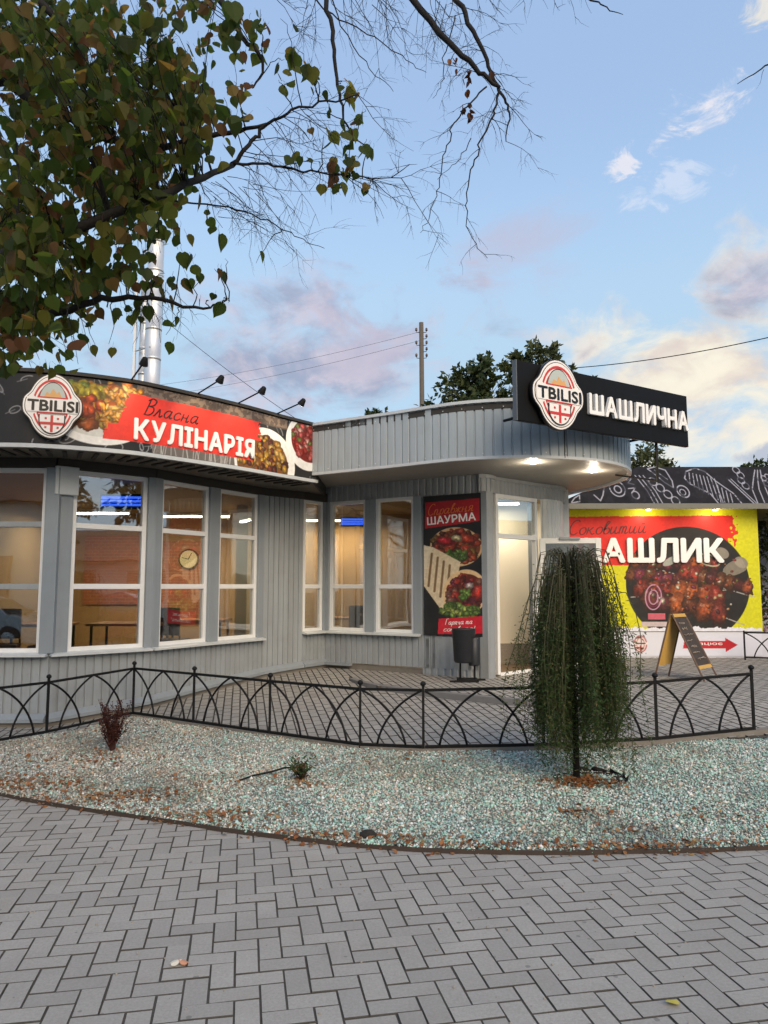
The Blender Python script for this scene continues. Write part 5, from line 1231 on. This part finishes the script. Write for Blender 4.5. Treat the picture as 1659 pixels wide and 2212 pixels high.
o = mb.build('liner', BLACKP, pit); o.modifiers.new('s', 'SOLIDIFY').thickness = .004

# red barberry and a small perennial
def shrub(name, lab, base, h, w, ns, nl, mts, ml, seed, leafs=(.018, .03), lean=.5):
    o = thing(name, lab, 'shrub', loc=base); q = random.Random(seed); mb = MB(); P_, D_ = [], []
    for k in range(ns):
        a = q.uniform(0, 6.28); r = q.uniform(.2, 1) * w / 2; hh = h * q.uniform(.6, 1); pts = [V((0, 0, -.02)) + V((r * math.cos(a) * t_ ** 1.2, r * math.sin(a) * t_ ** 1.2, hh * t_)) + V((q.gauss(0, .006), q.gauss(0, .006), 0)) for t_ in np.linspace(0, 1, 7)]
        mb.tube(pts, [.006 * (1 - .7 * j / 6) for j in range(7)], 4, False)
        for j in range(nl):
            t_ = q.uniform(.3, 1) * 6; i0 = min(5, int(t_)); p = pts[i0].lerp(pts[i0 + 1], t_ - i0); P_.append((p.x + q.gauss(0, .018), p.y + q.gauss(0, .018), p.z)); b = q.uniform(0, 6.28); D_.append((math.cos(b), math.sin(b), q.uniform(-.3, .9)))
    mb.build('stems', mts, o); g = np.random.default_rng(seed); n = len(P_)
    v, f = quad_leaves(np.array(P_), np.array(D_), g.uniform(*leafs, n), g.uniform(leafs[0] * .5, leafs[1] * .5, n), g); tag(link('foliage', np_mesh('foliage', v, f), ml, o), kind='stuff')
REDL = leaf_mat('barberry_leaf', [(0, (.035, .010, .012)), (.5, (.07, .016, .016)), (1, (.11, .035, .025))], .25)
shrub('barberry_shrub', 'dark red barberry bush at the left end of the gravel bed', (-2.63, 7.33, .01), .52, .38, 40, 44, mat('red_bark', '#3a1c18', .8), REDL, 3)
GRL = leaf_mat('perennial_leaf', [(0, (.03, .07, .025)), (.5, (.06, .12, .04)), (.8, (.10, .10, .04)), (1, (.16, .06, .03))], .3)
shrub('low_plant', 'small low green plant with reddish base leaves in the middle of the gravel', (-.68, 6.25, .015), .22, .30, 14, 12, mat('red_bark', '#3a1c18'), GRL, 8, (.03, .055))
tag(MB().tube([(-1.2, 6.17, .03), (-1.08, 6.3, .045), (-.95, 6.4, .05), (-.85, 6.5, .06), (-.74, 6.48, .07)], [.006, .008, .009, .008, .006], 6).build('fallen_twig', BARK), 'dark bare twig lying on the gravel beside the low plant', 'twig')
rk = MB(); rk.lathe((0, 0, 0), [(.01, .06), (.05, .05), (.085, .02), (.09, -.02)], 9); o = rk.build('dark_stone', mat('dark_stone', '#23211f', .9, 0, .3, 30, bump=.5), None)
o.location = (-.1, 4.86, .025); o.scale = (.68, .5, .75); tag(o, 'lump of dark stone near the front edge of the gravel', 'stone')

# ------------------------------------------------------------------ fallen leaves
LEAFO = [(0, .05), (.17, -.02), (.38, .10), (.50, .32), (.47, .52), (.33, .72), (.13, .92), (0, 1.10)]
def heart(L, W, curl=.12):
    r = [(x * W, y * L) for x, y in LEAFO]; v = []; f = []
    for x, y in r: v.append((x, y, -abs(x) * curl + .04 * L * math.sin(y / L * 3)))
    for x, y in r[1:-1]: v.append((-x, y, -abs(x) * curl + .04 * L * math.sin(y / L * 3)))
    n = len(r); f = [tuple(range(n)), (0, n - 1) + tuple(range(2 * n - 3, n - 1, -1))]
    return v, f
BROWNL = leaf_mat('dry_leaf', [(0, (.15, .055, .022)), (.3, (.27, .095, .028)), (.55, (.32, .145, .05)), (.8, (.22, .12, .065)), (1, (.40, .25, .10))], .15)
fp = []; q = random.Random(12)
def patch(px, py, rx, ry, n):
    c0 = on(px, py, .03)
    for _ in range(n): fp.append((c0.x + q.gauss(0, rx), c0.y + q.gauss(0, ry)))
patch(1262, 1697, .13, .085, 330); patch(1245, 1755, .16, .05, 55); patch(1350, 1790, .09, .05, 26); patch(1440, 1825, .22, .05, 95); patch(1270, 1828, .14, .04, 45); patch(1080, 1825, .30, .06, 55); patch(840, 1812, .25, .06, 45); patch(660, 1800, .14, .05, 40); patch(460, 1760, .3, .08, 130); patch(250, 1720, .3, .10, 230); patch(60, 1690, .28, .14, 230); patch(150, 1640, .5, .2, 120); patch(640, 1695, .10, .07, 45); patch(230, 1630, .13, .1, 40); patch(520, 1680, .3, .15, 30); patch(1560, 1770, .3, .15, 40); patch(900, 1640, .5, .12, 40); patch(300, 1580, .7, .2, 50)
for u in np.linspace(1.5, nc.L - 2, 420): p = nc.map(u, 0, min(.05, q.gauss(-.05, .06))); fp.append((p.x, p.y))
fm = MB()
for x, y in fp:
    L = q.uniform(.018, .042); v, f = heart(L, L * q.uniform(.7, .95), q.uniform(-.4, .4)); M4 = Matrix.Translation((x, y, float(bed_z(x, y)) + q.uniform(.012, .024) if inside(BED, [x], [y])[0] else .008)) @ Matrix.Rotation(q.uniform(0, 6.28), 4, 'Z') @ Matrix.Rotation(q.gauss(0, .35), 4, 'X') @ Matrix.Rotation(q.gauss(0, .3), 4, 'Y')
    fm.add([M4 @ V(a) for a in v], f)
tag(fm.build('fallen_leaves', BROWNL), 'brown dry leaves scattered over the gravel bed', 'leaves', kind='stuff')
def one_leaf(px, py, L, col, lab, rz):
    v, f = heart(L, L * .85, .3); mb = MB(); mb.add(v, f); p = on(px, py, .012); o = mb.build('fallen_leaf', mat('leaf_' + col[1:], col, .7, 0, .2, 30)); o.location = p; o.rotation_euler = (.15, .1, rz); o.modifiers.new('s', 'SOLIDIFY').thickness = .0012
    tag(o, lab, 'leaf', 'single leaves on the paving')
one_leaf(1463, 2160, .055, '#b0a548', 'pale yellow green leaf on the paving at lower right', 2.0)
one_leaf(405, 2080, .045, '#c48a6a', 'pinkish brown leaf on the paving at lower left', 1.2)
one_leaf(368, 2082, .045, '#c9c4b2', 'pale dry leaf on the paving beside the pinkish one', -1.0)
gm = MB()                                              # crumbs and grit on the paving
for _ in range(420):
    x, y = q.uniform(-3, 3), q.uniform(2.5, 5.4)
    if inside(BED, [x], [y])[0]: continue
    r = q.choice([.0025, .003, .004, .006]); gm.lathe((x, y, .001), [(r, 0), (r * .8, r * .8), (r * .3, r * 1.1)], 5)
tag(gm.build('paving_grit', mat('pale_grit', '#8f8a80', .9, 0, .6, 200)), 'small pale crumbs of grit strewn on the herringbone paving', 'grit', kind='stuff')

# ------------------------------------------------------------------ overhanging tree at upper left
ot = thing('overhanging_tree', 'leafy autumn tree overhanging from the left with dark branches and bare twigs', 'tree', loc=(-3.4, 4.3, 0))
inv = V((-3.4, 4.3, 0))
def A(px, py, Y): return at(px, py, Y) - inv
mb = MB(); mb.tube([(0, 0, -.1), (0, 0, .4), (.05, .0, 1.6), (.0, .05, 3.0), (.1, .1, 4.4), (.05, .1, 6.0), (.1, .2, 7.6)], [.26, .2, .17, .15, .12, .09, .05], 12); mb.build('trunk', BARK, ot, True)
NODES = []
def limb(pts, r0, r1, name='branch'):
    pts = catmull(pts, 5); n = len(pts); q2 = random.Random(n)
    pts = [p + V((q2.gauss(0, .006), q2.gauss(0, .006), q2.gauss(0, .006))) for p in pts]
    MB().tube(pts, [r0 + (r1 - r0) * i / (n - 1) for i in range(n)], 7).build(name, BARK, ot, True); NODES.extend(pts); return pts
limb([V((.03, .03, 2.7)), A(-120, 600, 3.75), A(0, 556, 3.5), A(90, 530, 3.4), A(150, 500, 3.4), A(300, 440, 3.45), A(400, 402, 3.6), A(500, 357, 3.95)], .042, .015)
b1 = limb([A(500, 357, 3.95), A(545, 305, 3.95), A(575, 272, 3.95), A(620, 245, 3.9), A(690, 222, 3.9), A(770, 205, 3.9)], .013, .004)
b2 = limb([A(500, 357, 3.95), A(560, 354, 3.95), A(650, 368, 3.95), A(760, 380, 3.95), A(865, 383, 4.0)], .009, .0025)
limb([A(330, 430, 4.05), A(470, 445, 4.1), A(560, 470, 4.1), A(640, 510, 4.15), A(700, 535, 4.2)], .006, .0015)
limb([V((.03, .05, 3.4)), A(-60, 200, 4.4), A(100, 230, 4.3), A(230, 300, 4.25), A(330, 322, 4.2), A(470, 290, 4.1), A(575, 270, 4.0)], .045, .009)
limb([V((.03, .05, 3.9)), A(-40, -20, 4.6), A(150, 60, 4.5), A(300, 170, 4.4), A(420, 300, 4.3)], .04, .008)
limb([V((.02, .05, 2.3)), A(-80, 700, 4.0), A(60, 690, 3.95), A(200, 655, 3.9), A(300, 640, 3.9), A(420, 665, 3.9), A(490, 650, 3.9)], .035, .003)
over = limb([V((.08, .1, 5.2)), V((1.5, .3, 6.1)), V((3.2, .2, 6.5)), V((4.4, .1, 6.6)), V((5.8, .0, 6.7)), V((7.2, .1, 6.8))], .075, .03)
limb([V((1.9, .25, 6.18)), A(440, -60, 4.4), A(500, 40, 4.3), A(530, 90, 4.25), A(568, 130, 4.2), A(545, 190, 4.2)], .03, .005)
limb([V((2.9, .2, 6.4)), A(690, -80, 4.35), A(706, 0, 4.3), A(722, 110, 4.3), A(733, 200, 4.3), A(750, 270, 4.3), A(790, 320, 4.3)], .022, .003)
r1 = limb([V((3.3, .2, 6.45)), A(820, -110, 4.35), A(890, 0, 4.3), A(985, 108, 4.25), A(1045, 162, 4.25), A(1078, 190, 4.25)], .03, .010)
r2 = limb([V((4.1, .1, 6.55)), A(950, -90, 4.4), A(988, 0, 4.35), A(1030, 80, 4.3), A(1062, 160, 4.3), A(1090, 215, 4.3), A(1100, 250, 4.3), A(1092, 305, 4.3)], .022, .003)
r3 = limb([A(1078, 190, 4.25), A(1065, 245, 4.25), A(1042, 300, 4.25), A(1022, 360, 4.25), A(1008, 430, 4.25), A(1014, 500, 4.25), A(1052, 560, 4.25)], .007, .0016)
r4 = limb([A(1050, 185, 4.25), A(1012, 225, 4.2), A(982, 268, 4.2), A(962, 330, 4.2), A(948, 400, 4.2), A(930, 460, 4.2), A(907, 505, 4.2)], .0055, .0014)
limb([A(1020, 300, 4.25), A(985, 350, 4.25), A(948, 385, 4.25)], .003, .0012); limb([A(985, 30, 4.3), A(960, 130, 4.3), A(955, 180, 4.3), A(935, 210, 4.3)], .004, .0012)
limb([V((6.6, .05, 6.75)), A(1750, 60, 4.4), A(1700, 120, 4.4), A(1655, 142, 4.4), A(1592, 180, 4.4)], .014, .002)
limb([V((5.2, .05, 6.65)), A(1170, -70, 4.4), A(1240, -20, 4.4), A(1300, 10, 4.4), A(1345, 30, 4.4)], .012, .002)
limb([A(655, -60, 4.3), A(700, 20, 4.3), A(790, 70, 4.3), A(880, 130, 4.3), A(920, 155, 4.3)], .006, .0014); limb([A(700, -60, 4.3), A(740, 60, 4.3), A(800, 150, 4.3), A(850, 195, 4.3)], .005, .0014)
# bare twigs
tw = MB(); q = random.Random(31)
def twig(p, d, L, r, depth=0, droop=.5):
    pts = [p]; d = d.normalized(); n = 6
    for i in range(n):
        d = (d + V((q.gauss(0, .14), q.gauss(0, .14), q.gauss(0, .14) - droop * .10))).normalized(); pts.append(pts[-1] + d * L / n)
    tw.tube(pts, [r * (1 - .72 * i / n) for i in range(n + 1)], 3, False)
    if depth < 2:
        for k in range(q.randint(2, 4)):
            i = q.randint(1, n - 1); s_ = V((q.gauss(0, 1), q.gauss(0, .6), q.gauss(0, 1) - .3)).normalized(); twig(pts[i], (d * .9 + s_ * .8), L * q.uniform(.3, .6), r * .62, depth + 1, droop)
    return pts
def twigs_on(br, n, L, dirf, r=.0028, lo=0., droop=.5, depth=0):
    for k in range(n):
        p = br[int(q.uniform(lo, .999) * len(br))]; twig(p, dirf(), L * q.uniform(.5, 1.1), r * q.uniform(.7, 1.2), depth, droop)
RD = lambda: V((q.uniform(.3, 1.2), q.uniform(-.4, .4), q.uniform(-1.0, .3)))
LR = lambda: V((q.choice([-1, 1]) * q.uniform(.4, 1), q.uniform(-.4, .4), q.uniform(-.9, .2)))
twigs_on(b1, 20, .42, RD, lo=.1); twigs_on(b2, 18, .46, RD, lo=.0); twigs_on(r1, 12, .32, LR, .0026, .25); twigs_on(r2, 12, .32, LR, .0026, .3); twigs_on(r3, 13, .26, LR, .0022, .05, 1.2, 1); twigs_on(r4, 9, .22, LR, .0022, .1, 1.2, 1)
for k in range(26): twig(A(q.uniform(560, 980), q.uniform(-60, 10), 4.3), V((q.uniform(-.3, .9), q.uniform(-.2, .2), q.uniform(-1, -.4))), q.uniform(.25, .6), .003, 0, .5)
for k in range(12): twig(A(q.uniform(1000, 1330), q.uniform(-70, -10), 4.4), V((q.uniform(-.3, .9), 0, q.uniform(-1, -.5))), q.uniform(.15, .36), .0026, 1, .5)
for k in range(20): twig(A(q.uniform(420, 560), q.uniform(380, 470), 4.1), V((1, q.uniform(-.2, .2), q.uniform(-1, -.1))), q.uniform(.25, .55), .0024, 0, .5)
for k in range(14): twig(A(q.uniform(250, 400), q.uniform(600, 660), 3.9), V((q.uniform(-.1, .7), 0, -1)), q.uniform(.15, .30), .002, 1, .6)
twig(A(1650, 150, 4.4), V((-.4, 0, -1)), .12, .002, 2)
# leaves hang on twigs from the branches
CROWN = [(-40, -40), (560, -40), (600, 60), (560, 190), (470, 300), (400, 400), (395, 520), (370, 640), (260, 690), (180, 800), (-40, 815)]
leafs = []
def leaf_twig(tp, nl, spread, vis):
    nd = min(NODES, key=lambda p: (p - tp).length_squared); d = tp - nd; n = 7; pts = []
    for i in range(n + 1):
        t_ = i / n; pts.append(nd + d * t_ + V((q.gauss(0, .008), q.gauss(0, .008), math.sin(t_ * math.pi) * min(.12, d.length * .18))))
    tw.tube(pts, [.004 * (1 - .7 * i / n) for i in range(n + 1)], 3, False)
    for j in range(nl):
        t_ = q.uniform(.35, 1.0) * n; i0 = min(n - 1, int(t_)); p = pts[i0].lerp(pts[i0 + 1], t_ - i0) + V((q.gauss(0, spread), q.gauss(0, spread), q.gauss(0, spread)))
        leafs.append((p, vis))
random.seed(3); poly_ok = 0
while poly_ok < 420:
    x, y = q.uniform(-40, 600), q.uniform(-40, 815)
    if not inside(CROWN, [x], [y])[0]: continue
    edge = x / 560 + max(0, y - 250) / 1500
    if q.random() < max(0, edge - .42) * 1.7: continue
    poly_ok += 1; leaf_twig(A(x, y, q.uniform(3.0, 5.2)), q.randint(6, 10), .06, 0)
for x, y, n in ((745, 175, 3), (765, 205, 4), (790, 235, 4), (735, 270, 5), (760, 290, 6), (790, 300, 4), (700, 290, 3), (640, 265, 3), (640, 100, 5), (665, 130, 5), (615, 130, 3), (600, 175, 3), (570, 110, 4), (560, 60, 4), (500, 170, 4), (690, 400, 2), (725, 420, 3), (795, 405, 3), (740, 380, 3), (765, 345, 5), (715, 345, 3), (675, 175, 3), (640, 330, 2), (665, 350, 2), (520, 235, 3), (490, 205, 3), (460, 240, 3), (430, 600, 3), (440, 650, 2), (492, 655, 1), (490, 560, 1), (555, 570, 1), (465, 580, 2), (360, 725, 2), (350, 740, 1), (335, 690, 2), (290, 700, 2), (240, 745, 2), (210, 765, 2), (310, 720, 3), (410, 545, 4), (450, 480, 3), (475, 490, 2), (350, 590, 5), (345, 545, 4), (560, 20, 5), (520, 20, 5), (610, 40, 3)):
    leaf_twig(A(x, y, q.uniform(3.7, 4.3)), n, .030, 1)
tag(tw.build('twigs', BARK, ot), kind='stuff')
LEAFM = leaf_mat('linden_leaf', [(0, (.014, .032, .008)), (.34, (.028, .056, .010)), (.60, (.050, .074, .012)), (.76, (.085, .085, .015)), (.86, (.085, .050, .016)), (.93, (.075, .032, .016)), (1, (.14, .10, .03))], .58, .6, 3.0)
lms = []
for k in range(6):
    mb = MB(); v, f = heart(.066 + .007 * (k % 3), .066 + .007 * (k % 2), .12 + .11 * k); mb.add([(a, -b, c) for a, b, c in v], [tuple(reversed(x)) for x in f])
    mb.tube([(0, 0, 0), (.004, .02, .004), (0, .035, .0)], .0008, 3, False); me = mb.mesh('leaf'); me.materials.append(LEAFM); lms.append((me, mb))
leafs.sort(key=lambda l: (-l[1], (l[0] + inv).y)); rest = MB()
for i, (p, vis) in enumerate(leafs):
    me, mb_ = lms[i % 6]; s_ = q.choice([q.uniform(.55, .8), q.uniform(.8, 1.1), q.uniform(.95, 1.3)])
    M4 = Matrix.Translation(p) @ Matrix.Rotation(q.uniform(0, 6.28), 4, 'Z') @ Matrix.Rotation(R(90) + q.gauss(0, .55), 4, 'X') @ Matrix.Rotation(q.gauss(0, .5), 4, 'Y') @ Matrix.Rotation(q.gauss(0, .45), 4, 'Z') @ Matrix.Scale(s_, 4)
    if i < 300:
        o = bpy.data.objects.new('leaf', me); COL.objects.link(o); o.parent = ot; o.matrix_local = M4
    else: rest.add([M4 @ V(a) for a in mb_.v], mb_.f)
tag(rest.build('crown', LEAFM, ot), kind='stuff')
dm = MB()                                              # dead brown leaves caught on the bare branch
for k in range(26):
    p = A(1012 + q.gauss(0, 7), q.uniform(150, 255), 4.22) if k < 20 else A(985 + q.gauss(0, 5), q.uniform(120, 150), 4.22)
    v, f = heart(.04, .03, .5); M4 = Matrix.Translation(p) @ Matrix.Rotation(q.uniform(0, 6.28), 4, 'Z') @ Matrix.Rotation(R(-90) + q.gauss(0, .6), 4, 'X'); dm.add([M4 @ V(a) for a in v], f)
v, f = heart(.05, .04, .4); M4 = Matrix.Translation(A(1062, 155, 4.25)) @ Matrix.Rotation(R(-70), 4, 'X'); dm.add([M4 @ V(a) for a in v], f)
tag(dm.build('dead_leaves', leaf_mat('dead_leaf', [(0, (.05, .02, .015)), (.7, (.09, .03, .02)), (1, (.25, .10, .04))], .2), ot), kind='stuff')

# ------------------------------------------------------------------ trees and shrubs behind
FARG = [leaf_mat('far_leaf_%d' % i, s_, .3) for i, s_ in enumerate((
    [(0, (.030, .056, .024)), (.5, (.050, .086, .034)), (1, (.085, .115, .046))],
    [(0, (.045, .068, .028)), (.5, (.075, .105, .040)), (1, (.13, .145, .06))]))]
def tree(lab, base, h, blobs, n, lsz, mt, seed, name='garden_tree', cat='tree', tr=.12):
    o = thing(name, lab, cat, loc=base); g = np.random.default_rng(seed); q3 = random.Random(seed)
    tip = max(b[2] + b[5] * .3 for b in blobs); cx = sum(b[0] for b in blobs) / len(blobs)
    mb = MB(); mb.tube([(0, 0, -.1), (cx * .2, 0, h * .3), (cx * .6, 0, h * .6), (cx, 0, tip * .92)], [tr, tr * .8, tr * .55, tr * .15], 8)
    P_ = []; D_ = []
    for b in blobs:
        mb.tube([(cx * .4, 0, h * .42), (b[0] * .6, b[1] * .6, (h * .42 + b[2]) / 2 + .1), (b[0], b[1], b[2])], [tr * .45, tr * .3, tr * .08], 5)
        k = int(n * b[6] if len(b) > 6 else n / len(blobs))
        for _ in range(max(3, k // 26)):                # leafy sprays inside the clump
            d = g.normal(size=3); d /= np.linalg.norm(d); r = g.random() ** .45; c0 = np.array(b[:3]) + d * r * np.array(b[3:6]); tipd = d + np.array([0, 0, .4])
            m_ = 26; t_ = g.random(m_)[:, None]; pp = c0 + tipd * t_ * min(b[3:6]) * .42 + g.normal(size=(m_, 3)) * min(b[3:6]) * .10; P_.append(pp); D_.append(g.normal(size=(m_, 3)) + np.array([0, 0, -.5]) + d)
            mb.tube([tuple(c0 - d * min(b[3:6]) * .4), tuple(c0), tuple(c0 + tipd * min(b[3:6]) * .4)], [tr * .06, tr * .05, tr * .02], 3, False)
    mb.build('trunk', BARK, o, True); P_ = np.concatenate(P_); D_ = np.concatenate(D_); k = len(P_)
    v, f = quad_leaves(P_, D_, g.uniform(lsz * .7, lsz * 1.3, k), g.uniform(lsz * .4, lsz * .7, k), g, .15); tag(link('crown', np_mesh('crown', v, f), mt, o), kind='stuff')
def gt(px, Y): p = at(px, 1267, Y); return (p.x, Y, 0)
tree('broad leaved tree showing over the canopy right of the utility pole', gt(1030, 19), 6, [(0, 0, 6.35, 1.0, .9, .75), (-.7, 0, 5.9, .6, .6, .5), (.75, .1, 6.1, .6, .6, .55), (.05, 0, 7.0, .5, .5, .45)], 4200, .17, FARG[0], 1)
tree('leafy tree top rising behind the left corner of the black sign', gt(1168, 20), 7, [(0, 0, 7.3, .8, .7, .6), (.15, 0, 7.9, .45, .4, .4), (-.55, 0, 7.65, .35, .3, .3), (.7, 0, 7.1, .4, .4, .45)], 2600, .16, FARG[1], 2)
tree('thin twig top poking up behind the middle of the black sign', gt(1300, 20), 7, [(0, 0, 6.7, .28, .3, .5), (.25, 0, 6.1, .6, .4, .4)], 700, .15, FARG[0], 3, 'sapling', 'tree', .06)
tree('small tree tops just above the canopy edge left of the pole', gt(828, 21), 6, [(-.25, 0, 6.25, .4, .4, .3), (.35, 0, 6.15, .3, .3, .25), (0, 0, 5.7, .7, .5, .4)], 900, .16, FARG[0], 4, 'garden_tree', 'tree', .08)
tree('pale green tree under the right end of the black sign', gt(1412, 24), 5, [(0, 0, 5.65, .85, .7, .65), (.6, 0, 5.2, .6, .5, .4), (-.4, 0, 5.0, .6, .5, .5)], 2600, .16, FARG[1], 5)
tree('dark bushy tree above the roof at the right edge', gt(1645, 24), 5, [(0, 0, 5.2, .6, .6, .45), (.7, 0, 5.1, .6, .6, .6), (-.3, 0, 4.8, .8, .6, .5)], 1800, .16, FARG[0], 6)
tree('dark tall shrub beyond the billboard at the right edge', gt(1668, 15.2), 3, [(0, 0, 2.3, .7, .7, .8), (.8, 0, 2.1, .8, .7, .9), (.2, 0, 1.2, .8, .7, .6)], 2600, .10, FARG[0], 7, 'tall_shrub', 'shrub', .06)
PINKL = leaf_mat('pink_blossom', [(0, (.30, .16, .20)), (.5, (.42, .22, .28)), (1, (.20, .16, .10))], .2)
tree('pinkish flowering shrub low at the right edge behind the arched fence', gt(1662, 14.6), 1.6, [(0, 0, 1.25, .35, .3, .5), (.5, 0, 1.2, .4, .3, .5)], 900, .06, PINKL, 8, 'flowering_shrub', 'shrub', .03)

# ------------------------------------------------------------------ the street behind the viewer, seen mirrored in the windows
def car(loc, rz, col, lab, lb=(4.4, 1.42)):
    o = thing('parked_car', lab, 'car', 'cars parked along the street', loc); o.rotation_euler = (0, 0, rz); L, H = lb
    CP = mat('car_paint_' + col[1:], col, .28, .25, .03, 2, coat=.8); TY = mat('tyre_rubber', '#141414', .85); CG = mat('car_glass', '#0d1114', .08, 0, .05, 3, spec=.8); RIM = mat('alloy_rim', '#a8aaac', .3, .8)
    body = [(-L / 2, .45), (-L / 2 + .04, .28), (-1.75, .22), (1.7, .22), (L / 2 - .06, .28), (L / 2, .52), (L / 2 - .08, .72), (1.15, .92), (-1.55, .96), (-L / 2 + .05, .88)]
    cab = [(-1.75, .93), (-1.15, 1.36), (-.75, H), (.15, H), (.55, 1.36), (1.25, .91)]
    def loft(pr_, w0, w1, zr):
        mb = MB(); n = len(pr_); rows = []
        for y, k in ((-w0, 0), (-w0 * .97, 1), (w0 * .97, 1), (w0, 0)):
            rows.append([(x * (1 if k else .985), (y / w0) * (w0 + (w1 - w0) * max(0, (z - zr[0]) / (zr[1] - zr[0]))) , z - (0 if k else .01)) for x, z in pr_])
        for r in rows: mb.v += r
        for i in range(3):
            for j in range(n): j2 = (j + 1) % n; mb.f.append((i * n + j, i * n + j2, (i + 1) * n + j2, (i + 1) * n + j))
        mb.f += [tuple(range(n)), tuple(range(4 * n - 1, 3 * n - 1, -1))]; return mb
    loft(body, .86, .80, (.3, 1.0)).build('body', CP, o, bevel=.03); loft(cab, .76, .58, (.93, H)).build('cabin', CP, o, bevel=.03)
    for s_ in (-1, 1):
        for pts in ([(-1.5, .98), (-1.08, 1.32), (-.45, 1.36), (-.45, .98)], [(-.38, .98), (-.38, 1.36), (.12, 1.36), (.46, 1.30), (.98, .97)]):
            wy = lambda z: s_ * (.76 + (.58 - .76) * (z - .93) / (H - .93) + .006); mb = MB(); mb.add([(x, wy(z), z) for x, z in pts], [tuple(range(len(pts)))]); g = mb.build('side_window', CG, o); g.modifiers.new('s', 'SOLIDIFY').thickness = .006
        for x in (-1.35, 1.38):
            mb = MB(); mb.lathe((x, s_ * .80, .31), [(.2, -.09), (.30, -.10), (.315, -.06), (.315, .06), (.30, .10), (.2, .09)], 20, (0, 1, 0)); w = mb.build('wheel', TY, o, True); mb = MB(); mb.lathe((x, s_ * .80 + s_ * .02, .31), [(.19, -.075), (.18, .078), (.05, .085)], 16, (0, s_, 0)); mb.build('rim', RIM, w)
        mb = MB(); mb.box(L / 2 - .10, L / 2 - .02, s_ * .62 - .14, s_ * .62 + .14, .60, .71); mb.build('headlight', mat('lamp_lens', '#d8dcdf', .1), o, bevel=.02)
        mb = MB(); mb.box(-L / 2 + .005, -L / 2 + .06, s_ * .62 - .13, s_ * .62 + .13, .68, .84); mb.build('tail_light', mat('red_lens', '#7a0f12', .2), o, bevel=.02)
    for (x0, z0, x1, z1) in ((.58, 1.345, 1.22, .935), (-1.2, 1.33, -1.70, .965)):
        k = .04 if x0 > 0 else -.04; mb = MB(); mb.add([(x0 + k, -.56, z0), (x0 + k, .56, z0), (x1 + k, .68, z1), (x1 + k, -.68, z1)], [(0, 1, 2, 3)]); g = mb.build('windscreen', CG, o); g.modifiers.new('s', 'SOLIDIFY').thickness = .006
car((-10.2, -3.2, -.05), .12, '#8f918f', 'silver saloon car mirrored in the leftmost window', (4.5, 1.45))
car((9.6, 3.4, -.05), 1.75, '#7a1c22', 'dark red car mirrored in the third window', (4.2, 1.45)); car((13.0, 7.8, -.05), 1.9, '#c4c8ca', 'white car mirrored in the windows of the west wing', (4.3, 1.44))
hs = thing('white_house', 'pale house with a brick front mirrored in the leftmost window', 'house', loc=(-15, -17, 0))
PW = mat('pale_render', '#d8c9b8', .8, 0, .08, 1); mb = MB(); mb.box(-9, 9, 0, 8, 0, 4.6); mb.build('wall', PW, hs)
mb = MB(); mb.box(-3.5, 3.2, -.2 + 8, 8.2, .1, 2.7); mb.build('brick_front', BRICK, hs)
MB().add([(-9.5, -.5, 4.61), (9.5, -.5, 4.61), (9.5, 8.5, 4.61), (-9.5, 8.5, 4.61), (-9.5, 4, 7), (9.5, 4, 7)], [(0, 1, 5, 4), (2, 3, 4, 5), (3, 0, 4), (1, 2, 5), (0, 3, 2, 1)]).build('roof', mat('brown_roof', '#5a3a2c', .8), hs)
for x in (-7, -5, 5, 7): mb = MB(); mb.box(x - .6, x + .6, 8.0, 8.06, 1.2, 2.9); mb.build('window', mat('car_glass', '#0d1114'), hs)
for k, (x, y) in enumerate(((-26, -13), (-16.5, -14), (-8, -15), (2, -16), (12, -14), (18, -5), (17, 1.5), (20, 9))):
    tree(('street tree mirrored in the windows, %s' % ('far left', 'behind the silver car', 'left of the viewer', 'behind the viewer', 'right of the viewer', 'by the red car', 'across the road', 'beyond the white car')[k]), (x, y, 0), 7, [(0, 0, 5.6, 2.2, 2.0, 1.7), (1.3, 0, 4.8, 1.5, 1.5, 1.2), (-1.3, .3, 4.9, 1.5, 1.5, 1.3), (0, .2, 7.0, 1.5, 1.5, 1.2)], 2600, .34, FARG[k % 2], 40 + k, 'street_tree', 'tree', .2)
br = thing('brick_shop', 'long low brick and plaster shop mirrored in the west wing windows', 'building', loc=(26, 2, 0))
mb = MB(); mb.box(0, 7, -22, 22, 0, 3.0); mb.build('wall', PW, br)
for y in range(-20, 21, 5): mb = MB(); mb.box(-.06, 0, y - 1.4, y + 1.4, .8, 2.4); mb.build('brick_panel', BRICK, br)
MB().add([(-.6, -22.5, 3.01), (7.6, -22.5, 3.01), (7.6, 22.5, 3.01), (-.6, 22.5, 3.01), (3.5, -22.5, 5.0), (3.5, 22.5, 5.0)], [(0, 4, 5, 3), (1, 2, 5, 4), (0, 1, 4), (2, 3, 5), (0, 3, 2, 1)]).build('roof', mat('brown_roof', '#5a3a2c'), br)
